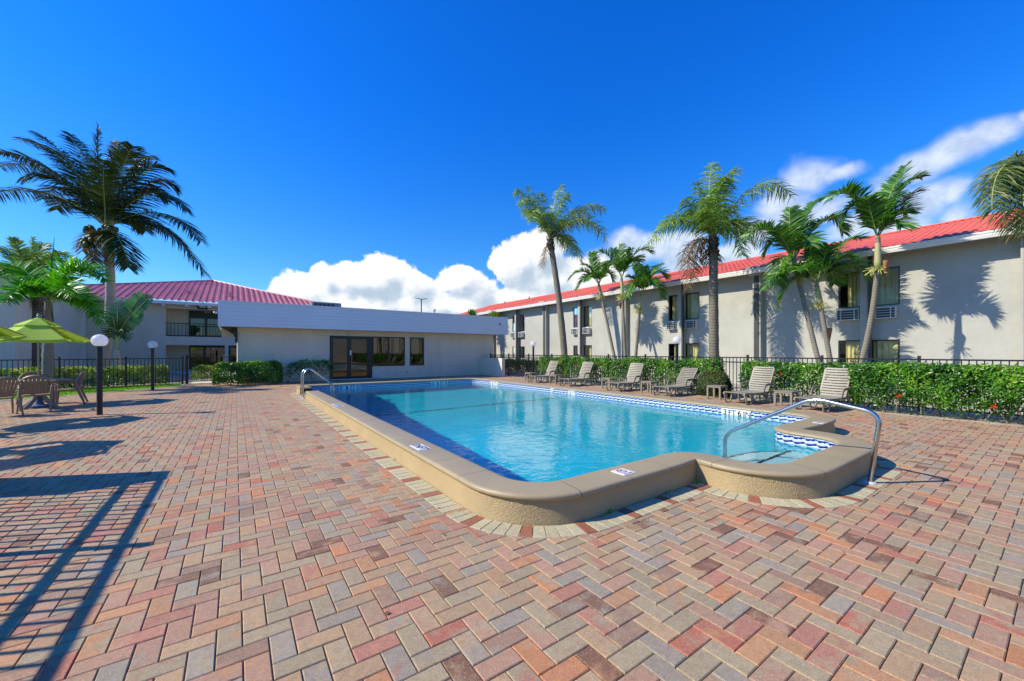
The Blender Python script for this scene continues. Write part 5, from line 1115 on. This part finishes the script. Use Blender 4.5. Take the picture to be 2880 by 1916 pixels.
# ---- palms
def frond(mb, P0, P1, P2, L, n, kind, rs, w=.03, rib=.02, k=.0, tl=.5):
    P0, P1, P2 = Vector(P0), Vector(P1), Vector(P2)
    pts = []; m = 12
    for i in range(m+1): t = i/m; pts.append(P0*(1-t)**2+P1*2*t*(1-t)+P2*t*t)
    mb.tube(pts, [rib*(1-.85*i/m) for i in range(m+1)], 5, mi=1, tint=.6, cap=False)
    for i in range(n):
        t = .10+.90*(i+.5)/n if kind != 'short' else .16+.84*(i+.5)/n
        p = P0*(1-t)**2+P1*2*t*(1-t)+P2*t*t; T = ((P1-P0)*(1-t)+(P2-P1)*t).normalized()
        up = Vector((0, 0, 1)) if abs(T.z) < .97 else Vector((1, 0, 0)); S = T.cross(up).normalized(); Nn = S.cross(T).normalized()
        for s in (-1, 1):
            prof = (sin(pi*min(1, .18+.74*t)))**.7; ln = L*prof*rs.uniform(.82, 1.08)
            fw = .45+.55*t
            if kind == 'coco': rise = rs.uniform(-.38, .15); dr = rs.uniform(.18, .48)
            elif kind == 'queen': rise = rs.uniform(-.7, .8); dr = rs.uniform(.45, .9); fw = rs.uniform(.2, .8)
            elif kind == 'fox': rise = rs.uniform(-1.3, 1.3); dr = rs.uniform(.0, .2); fw = rs.uniform(.5, 1.0)
            elif kind == 'short': rise = rs.uniform(.1, .65); dr = rs.uniform(.15, .5)
            else: rise = rs.uniform(-.3, .6); dr = rs.uniform(.1, .3); fw = rs.uniform(.5, .9)
            D = (S*s*1.0+T*fw+Nn*rise).normalized(); wind = RT*WIND*ln
            q1 = p+D*ln*.5-UP*(dr*ln*.16)+wind*.2; q2 = p+D*ln-UP*(dr*ln*.8)+wind*.6
            wv = (T-D*T.dot(D)).normalized(); wv = (wv+Nn*rs.uniform(-.7, .7)).normalized(); ww = w*rs.uniform(.8, 1.2)
            o = [p-wv*ww*.35, p+wv*ww*.35, q1+wv*ww*.5, q1-wv*ww*.5, q2]
            qm = q1.lerp(q2, .55)-UP*(dr*ln*-.05); 
            mb.add([o[0], o[1], o[2], o[3], qm+wv*ww*.3, qm-wv*ww*.3, q2], [(0, 1, 2, 3), (3, 2, 4, 5), (5, 4, 6)], 0, min(1, max(0, rs.gauss(tl, .2))))
WIND = .18
rib_m = mat('frond_rib', rgb(150, 158, 84), .5); ribd_m = mat('dry_rib', rgb(140, 118, 84), .7)
def palm(name, label, cat, base, crown_uv, d, fr, L, n, kind, m, tm, tr, w=.03, group=None, extra=0, ext=(1.4, .8), curve=None, crownshaft=None, seed=1, dead=(), rib=.02, exz=1.0, bulge=None):
    """fr: list of (tip_u, tip_v, ctrl_u, ctrl_v, depth offset of tip)"""
    rs = random.Random(seed); base = Vector(base); top = at(*crown_uv, d); t = thing(name, label, cat, tuple(base), group=group)
    top_l = top-base; mid = top_l*.5 + (Vector(curve) if curve else Vector((0, 0, 0))); g = MB(); m_ = 22; pts = []; rad = []
    hts = crownshaft or 0
    for i in range(m_+1):
        q = i/m_; p = Vector((0, 0, 0))*(1-q)**2+mid*2*q*(1-q)+top_l*q*q; pts.append(p); rr = tr[0]*(1-q)+tr[1]*q + (tr[0]*.35*max(0, 1-q*9))
        if bulge: rr += bulge*math.exp(-((q-.35)/.2)**2)
        rad.append(rr*(1+.03*((i % 2)*2-1)))
    g.tube(pts, rad, 14); g.build('trunk', tm, t, autos=True)
    if kind == 'queen':
        g = MB(); ax_ = (pts[-1]-pts[-3]).normalized()
        for k in range(46):
            a = k*2.4; hgt = .75*(k/46)**1.2; c_ = top_l-ax_*(.78-hgt); o_ = Vector((cos(a), sin(a), 0)); r0 = rad[-1]*.8; ln = rs.uniform(.14, .3); s_ = Vector((-sin(a), cos(a), 0))*rs.uniform(.05, .08)
            b0 = c_+o_*r0; b1 = b0+o_*ln*.45+UP*ln*.9*rs.uniform(.6, 1.1)+s_*rs.uniform(-.6, .6); th = o_*.03
            g.add([b0-s_, b0+s_, b1+s_*.4, b1-s_*.4, b0-s_+th, b0+s_+th, b1+s_*.4+th*.4, b1-s_*.4+th*.4], [(0, 1, 2, 3), (4, 7, 6, 5), (0, 4, 5, 1), (1, 5, 6, 2), (2, 6, 7, 3), (3, 7, 4, 0)], 0, .5)
        g.build('old_leaf_bases', boot_m, t)
    if crownshaft:
        g = MB(); dr = (pts[-1]-pts[-3]).normalized(); a0 = top_l-dr*hts; g.tube([a0, a0+dr*hts*.25, a0+dr*hts*.8, top_l+dr*.1], [rad[-1]*1.15, rad[-1]*1.45, rad[-1]*1.1, rad[-1]*.7], 12); g.build('crownshaft', crownshaft_m, t, smooth=True)
        g = MB()
        for k in range(70):
            a = rs.uniform(0, 2*pi); e = a0+Vector((cos(a)*rs.uniform(.1, .32), sin(a)*rs.uniform(.1, .32), rs.uniform(-.18, .12))); e -= RT*.05; s = a0+Vector((cos(a)*.06, sin(a)*.06, 0)); g.tube([s, (s+e)/2+Vector((0, 0, .04)), e], [.008, .006, .009], 4, 0, .6, cap=False)
        g.build('flower_stalk', flowerstalk_m, t)
    g = MB()
    for (tu, tv, cu, cv, dd) in fr:
        P2 = at(tu, tv, d+dd)-base; P1 = at(cu, cv, d+dd*.5)-base; frond(g, top_l, P1, P2, L, n, kind, rs, w, rib)
    for k in range(extra):
        a = 2*pi*k/extra+rs.uniform(-.3, .3); el = rs.uniform(-.5, 1.2)*exz; ln = ext[0]*rs.uniform(.8, 1.1); dirv = Vector((cos(a)*cos(el), sin(a)*cos(el), sin(el))); P1 = top_l+dirv*ln*.55+UP*ln*.18; P2 = top_l+Vector((cos(a), sin(a), 0))*ln*(.55+.35*cos(el))+UP*(ln*sin(el)*.75-ext[1]*ln*.35); frond(g, top_l, P1, P2, L, n, kind, rs, w, rib)
    g.build('crown', [m, rib_m], t)
    if dead:
        g = MB()
        for (tu, tv, cu, cv, dd) in dead: frond(g, top_l-UP*.15, at(cu, cv, d+dd*.5)-base, at(tu, tv, d+dd)-base, L*.8, n*2//3, kind, rs, w*.8, rib)
        g.build('dry_fronds', [dead_m, ribd_m], t)
    return t, top_l
boot_m = mat('fibrous_leaf_base', rgb(104, 88, 68), .9, color2=rgb(60, 48, 36), vscale=9, bump=.8, bscale=60)
crownshaft_m = mat('crownshaft_green', rgb(150, 168, 92), .5, color2=rgb(184, 152, 120), vscale=4)
flowerstalk_m = mat('pale_flower_stalk', rgb(200, 196, 110), .7)
spathe_m = mat('dry_spathe', rgb(176, 112, 62), .7, color2=rgb(120, 72, 40), vscale=6)
def spathe(t, off_, sc=1.):
    g = MB(); pr = [(.02, -.38), (.06, -.30), (.10, -.15), (.13, 0), (.115, .02)]; g.lathe([(r*sc, z*sc) for r, z in pr], off_, 12, sx=1, sy=.6); g.build('dry_spathe', spathe_m, t, smooth=True)
# coconut palm
c = (298, 640); d = 20.0; bs_ = at(283, 1035, 20); bs_ = (bs_.x, bs_.y, 0)
fr = [(-60, 560, 120, 480, 0), (0, 470, 150, 420, 1.2), (-5, 425, 170, 440, -1.5), (62, 392, 190, 400, .8), (108, 376, 205, 430, -.5), (200, 378, 240, 430, .6), (278, 362, 268, 470, 0), (335, 400, 318, 450, 1), (375, 412, 345, 440, -1), (466, 470, 400, 430, .4),
      (525, 592, 440, 470, 0), (566, 678, 470, 540, -.6), (582, 776, 440, 560, .4), (360, 752, 345, 660, -.6), (470, 560, 400, 470, 2), (120, 560, 180, 470, 2), (250, 520, 260, 500, 2.5), (160, 590, 200, 520, 1.2), (60, 500, 170, 450, -2), (140, 420, 210, 440, 2), (500, 530, 420, 450, 1.8), (540, 720, 450, 570, 1.5), (420, 440, 370, 430, 2), (410, 650, 380, 560, 2.2), (290, 450, 290, 520, -2), (240, 430, 265, 520, 2)]
t, tl_ = palm('coconut_palm', 'tall dark coconut palm with wide drooping fronds left of the maroon roof', 'palm tree', bs_, c, d, fr, 1.15, 84, 'coco', frondC, trunkC, (.22, .17), w=.05, seed=2, dead=((232, 706, 250, 650, 0), (262, 745, 262, 690, -.5), (340, 735, 330, 670, .3)), rib=.04, curve=(.5, 0, 0))
nut_m = mat('green_coconut', rgb(66, 88, 22), .5, color2=rgb(84, 80, 28), vscale=4)
for (ox, oy, oz) in ((-.75, 0, -.1), (-.25, -.5, -.85), (.55, -.3, -.25)):
    g = MB(); rs = random.Random(int(ox*10)+9)
    for k in range(11):
        q = tl_+RT*(ox+rs.uniform(-.28, .28))+FW*(oy+rs.uniform(-.2, .2))+UP*(oz+rs.uniform(-.22, .22)); n = 6; g.lathe([(max(.01, .12*sin(pi*j/n)), -.14*cos(pi*j/n)) for j in range(1, n)], tuple(q), 10)
    g.build('coconut_cluster', nut_m, t, smooth=True)
# foxtail palm and darker palm behind
p = (-5.45, 20.95, 0)
t, tl_ = palm('foxtail_palm', 'bright green foxtail palm with bushy arching fronds above the umbrella', 'palm tree', p, (137, 850), 14.2, [(300, 790, 205, 690, 0), (286, 915, 225, 770, .3), (-40, 790, 60, 690, 0), (10, 850, 80, 760, -1.5), (200, 740, 170, 720, 1.5), (215, 830, 185, 770, -1.2), (240, 860, 200, 800, 1.6), (60, 790, 100, 740, 1.8)], .60, 150, 'fox', frondF, trunkG, (.135, .10), w=.045, seed=5, bulge=.03, rib=.025)
g = MB(); g.tube([tl_, tl_+RT*.10+UP*1.3, at(153, 668, 14.2)-Vector(p)], [.03, .02, .006], 6); g.build('spear_leaf', frondF, t)
g = MB(); 
for a in range(5): an = a*1.26; g.add([tuple(tl_+Vector((cos(an)*.12, sin(an)*.12, -.75))), tuple(tl_+Vector((cos(an+.9)*.15, sin(an+.9)*.15, -.7))), tuple(tl_+Vector((cos(an+.5)*.17, sin(an+.5)*.17, -.2)))], [(0, 1, 2)])
g.build('leaf_sheath', trunkD, t)
q = at(82, 1040, 21); palm('date_palm', 'darker shaggy palm standing behind the umbrella at the far left', 'palm tree', (q.x, q.y, 0), (78, 815), 21, [(198, 725, 140, 680, 0), (125, 685, 110, 690, 1), (92, 668, 85, 730, 0), (35, 670, 60, 710, -.8), (-20, 690, 30, 700, 0), (180, 712, 130, 700, 1.5), (-30, 760, 20, 730, 0), (160, 790, 130, 740, -1), (-10, 820, 30, 780, .5), (110, 830, 110, 790, -1.3), (20, 860, 35, 810, -.6), (60, 700, 70, 740, 2), (140, 740, 120, 720, 2)], .62, 95, 'fan', frondQ, trunkD, (.42, .40), w=.045, seed=6, dead=((20, 880, 30, 830, 0), (0, 840, 30, 800, .5), (120, 870, 110, 820, 0), (50, 880, 60, 840, -.6), (95, 890, 95, 850, .4)), rib=.03)
# fan palms behind the pool house
for (u, v, du) in ((1328, 893, 26), (1390, 898, 28)):
    r_ = 34; ct = at(u, v, r_); t = thing('fan_palm', ['spiky green palm crown showing above the flat roof, the left one', 'spiky yellow-green palm crown above the flat roof beside the red roof'][u > 1350], 'palm tree', (ct.x, ct.y, 0)); rs = random.Random(u); g = MB(); g.tube([(0, 0, 0), (0, 0, ct.z)], .15, 8); g.build('trunk', trunkG, t)
    g = MB()
    for k in range(420):
        a = rs.uniform(0, 2*pi); e = rs.uniform(-.4, 1.5); D = Vector((cos(a)*cos(e), sin(a)*cos(e), sin(e))); ln = rs.uniform(.6, 1.0); s = D.cross(UP).normalized()*.03; o_ = Vector((0, 0, ct.z)); g.add([o_+D*.1-s, o_+D*.1+s, o_+D*ln*.7+s-UP*.03, o_+D*ln*.7-s-UP*.03, o_+D*ln-UP*.14], [(0, 1, 2, 3), (3, 2, 4)], 0, rs.uniform(.1, .9))
    g.build('crown', frondG if u < 1350 else frondQ, t)
# right-hand palms
def xb(u, v, X): p = PX(u, v, X); return (p.x, p.y, 0)
def dep_at(u, X): r_ = ray(u, 990); return X/r_.x
QG = 'tall queen palms before the right wing'; AG = 'slender palms before the right wing'
D1 = dep_at(1548, 15.5)
palm('queen_palm', 'tallest leaning queen palm left of the slender trio, fronds blown to the right', 'palm tree', (15.5, 16.75, 0), (1546, 672), D1, [(1446, 540, 1478, 520, 0), (1465, 575, 1480, 520, -.8), (1498, 622, 1490, 540, -1.2), (1486, 523, 1500, 570, .6), (1520, 540, 1520, 580, 1), (1580, 522, 1555, 550, .3), (1600, 545, 1570, 560, -.4), (1702, 592, 1640, 540, 0), (1708, 680, 1655, 560, .5), (1640, 742, 1610, 640, -.5), (1612, 720, 1590, 630, .8), (1680, 650, 1630, 570, -1.2), (1540, 600, 1535, 590, -1.6), (1660, 610, 1610, 550, 1.5), (1590, 640, 1570, 590, 1.8), (1470, 600, 1500, 560, 1.4)], .80, 80, 'queen', frondQ, trunkQ, (.20, .16), w=.038, group=QG, seed=11, dead=((1522, 752, 1535, 690, 0), (1560, 640, 1552, 650, .2)), rib=.03, curve=(.2, -.25, -.5))
D3 = dep_at(2008, 15.8)
palm('queen_palm', 'straight thick queen palm in the middle with ragged dead fronds hanging left', 'palm tree', (15.8, 8.35, 0), (2006, 668), D3, [(1822, 690, 1890, 560, 0), (1850, 640, 1920, 560, .8), (1925, 560, 1960, 590, -.6), (1958, 510, 1975, 570, .5), (2004, 456, 1985, 530, 0), (2072, 478, 2015, 480, .3), (2040, 500, 2010, 540, -.8), (2226, 552, 2130, 440, .2), (2120, 690, 2080, 560, -.4), (2168, 690, 2100, 570, .7), (2090, 720, 2060, 590, -1.0), (1985, 560, 1990, 590, -1.6), (2060, 600, 2030, 560, 1.6), (1940, 600, 1960, 580, 1.5), (2020, 520, 2000, 560, 1.2)], .74, 84, 'queen', frondQ, trunkQ, (.20, .15), w=.036, group=QG, seed=12, dead=((1932, 815, 1925, 640, 0), (1950, 790, 1950, 660, .3), (1915, 760, 1920, 650, -.3), (2000, 740, 1990, 700, .2)), rib=.03)
g15 = 15.5
def adon(label, base_uv, cr, X, fr, seed, cs_=.75, L=.62, **k):
    return palm('slender_palm', label, 'palm tree', xb(*base_uv, X), cr, dep_at(cr[0], X), fr, L, 54, 'short', frondG, trunkG, (.085, .065), w=.042, group=AG, seed=seed, crownshaft=cs_, rib=.022, **k)
t, tl_ = adon('slender palm of the far trio leaning left with dry spathe', (1742, 1010), (1684, 800), 16.3, [(1600, 786, 1640, 735, 0), (1622, 815, 1650, 745, .4), (1664, 712, 1664, 740, -.3), (1712, 735, 1700, 745, .5), (1722, 790, 1710, 740, 0), (1650, 790, 1665, 750, -.6), (1690, 740, 1685, 760, .8), (1640, 745, 1662, 745, .7)], 21)
spathe(t, tuple(tl_+RT*.28-UP*1.0-Vector((0, .0, .15))), 1.1)
t, tl_ = adon('slender palm of the far trio standing tallest in the middle', (1762, 1010), (1748, 782), 16.1, [(1745, 688, 1742, 730, 0), (1832, 712, 1795, 670, 0), (1662, 730, 1700, 670, .2), (1790, 760, 1780, 700, -.5), (1700, 770, 1720, 710, .6), (1725, 700, 1730, 730, .7), (1775, 700, 1765, 730, -.4), (1800, 735, 1785, 700, .7), (1720, 745, 1728, 720, -.7)], 22, cs_=1.0)
spathe(t, tuple(tl_-RT*.06-UP*1.25), .9)
t, tl_ = adon('slender palm of the far trio on the right side by the white downspout', (1782, 1015), (1803, 828), 16.3, [(1875, 782, 1845, 735, 0), (1862, 838, 1850, 760, .2), (1778, 745, 1785, 770, 0), (1766, 835, 1780, 760, -.3), (1857, 745, 1830, 755, .5), (1812, 750, 1808, 780, -.4), (1770, 780, 1785, 775, .7), (1835, 800, 1828, 765, -.7)], 23)
adon('slender leaning palm nearest the thick queen palm, crown before the red roof', (2325, 1035), (2232, 732), 16.3, [(2098, 672, 2155, 590, 0), (2150, 722, 2180, 630, .3), (2222, 585, 2218, 640, 0), (2305, 565, 2265, 570, 0), (2372, 656, 2340, 540, 0), (2188, 802, 2195, 690, -.2), (2255, 600, 2245, 650, .6), (2180, 640, 2200, 660, -.7), (2335, 620, 2295, 600, .8), (2130, 640, 2170, 640, .8), (2280, 690, 2265, 640, -.8)], 24, L=.7)
t, tl_ = adon('slender palm crowned below its neighbours, orange dry spathe on its trunk', (2352, 1030), (2297, 800), 16.5, [(2150, 812, 2215, 700, 0), (2422, 672, 2365, 655, 0), (2450, 790, 2395, 690, 0), (2346, 800, 2340, 720, .5), (2276, 682, 2283, 730, .2), (2190, 860, 2225, 740, .4), (2330, 690, 2315, 730, -.5), (2400, 730, 2360, 700, -.7), (2240, 760, 2260, 730, -.7), (2380, 770, 2345, 710, .8)], 25, L=.66)
spathe(t, tuple(tl_+RT*.38-UP*1.55), 1.5)
t, tl_ = adon('slender palm bending right beside the large curtained window', (2392, 1045), (2469, 668), 16.2, [(2335, 562, 2395, 480, 0), (2372, 620, 2405, 520, .3), (2548, 466, 2495, 540, 0), (2588, 500, 2530, 500, -.3), (2576, 542, 2535, 545, .4), (2552, 600, 2520, 570, 0), (2440, 560, 2450, 600, -.5), (2500, 520, 2485, 580, .6), (2420, 560, 2440, 570, .7), (2535, 640, 2510, 600, -.6)], 26, cs_=1.0, L=.66, curve=(0, -.35, 0))
spathe(t, tuple(tl_+RT*.22-UP*.75), 1.3)
# queen palm leaning in from the right, mostly out of frame
D7 = 7.4; q = at(3060, 1040, D7)
palm('queen_palm', 'queen palm fronds hanging into the upper right corner, trunk out of frame', 'palm tree', (q.x, q.y, 0), (3010, 470), D7, [(2762, 560, 2800, 400, 0), (2850, 655, 2750, 440, .3), (2790, 590, 2780, 380, -.3), (2870, 540, 2870, 400, .4), (2895, 640, 2830, 450, -.4), (2950, 600, 2900, 440, .2), (2810, 500, 2850, 380, .3), (3000, 380, 2960, 400, 0), (3200, 520, 3100, 400, 0), (3130, 640, 3100, 500, 0), (2830, 520, 2840, 420, .7)], .50, 80, 'queen', leafmat('olive_frond', rgb(44, 66, 18), rgb(84, 104, 30), rgb(160, 156, 66), rough=.4, transl=.2), trunkQ, (.18, .14), w=.02, group=QG, seed=31, dead=((2868, 650, 2850, 560, .1), (2895, 660, 2880, 560, .3)), rib=.022)
# traveller's palm: paddle leaves
q = at(330, 1030, 19.5); base = Vector((q.x, q.y, 0)); tp = thing('banana_plant', 'broad-leaved banana plant with torn paddle leaves right of the coconut trunk', 'plant', tuple(base))
g = MB(); hub = at(328, 985, 19.5)-base; g.tube([(0, 0, 0), tuple(hub*.5), tuple(hub)], [.24, .19, .10], 12); g.build('trunk', trunkC, tp)
padm = leafmat('paddle_leaf', rgb(8, 54, 16), rgb(26, 92, 24), rgb(84, 148, 34), rough=.3, transl=.3)
for (tu, tv, cu, cv, bu, bv, w, tn) in ((404, 826, 378, 850, 338, 930, .34, .85), (334, 846, 330, 880, 330, 930, .30, .35), (386, 872, 368, 880, 338, 935, .40, .5), (312, 950, 306, 900, 326, 935, .34, .15), (345, 952, 352, 915, 332, 935, .36, .2), (424, 834, 402, 850, 340, 930, .2, .6), (310, 875, 316, 880, 328, 935, .3, .3)):
    P2 = at(tu, tv, 19.5)-base; P1 = at(cu, cv, 19.3)-base; P0 = at(bu, bv, 19.5)-base; gg = MB(); gg.tube([hub, P0], .04, 6, 1, .5, cap=False); n = 12; rs = random.Random(tu); gg.tube([P0*(1-t)**2+P1*2*t*(1-t)+P2*t*t for t in [i/8 for i in range(9)]], [.03-.003*i for i in range(9)], 5, 1, cap=False)
    for i in range(n):
        for s in (-1, 1):
            t0, t1 = i/n, (i+1)/n-rs.random()*.01; a = P0*(1-t0)**2+P1*2*t0*(1-t0)+P2*t0*t0; b_ = P0*(1-t1)**2+P1*2*t1*(1-t1)+P2*t1*t1; T = (b_-a).normalized(); S_v = T.cross(FW).normalized()*s; ww = 1.45*w*sin(pi*min(1, .08+.92*t0*.97))**.6; j = rs.uniform(-.06, .06); dz = UP*-.10*ww
            gg.add([a, b_, b_+S_v*ww+T*.1+FW*j*ww+dz, a+S_v*ww*rs.uniform(.93, 1)+T*.1+FW*j*ww+dz], [(0, 1, 2, 3)], 0, min(1, max(0, tn+rs.uniform(-.12, .12))))
    gg.build('paddle_leaf', [padm, rib_m], tp)
# utility wire and distant green line
g = MB(); a = at(-60, 912, 60); b = at(60, 926, 60); g.tube([a, a.lerp(b, .5)-UP*.05, b], .03, 5); o = g.build('utility_wire', black_m); tag(o, 'thin dark overhead wire crossing the sky at the far left', 'wire')
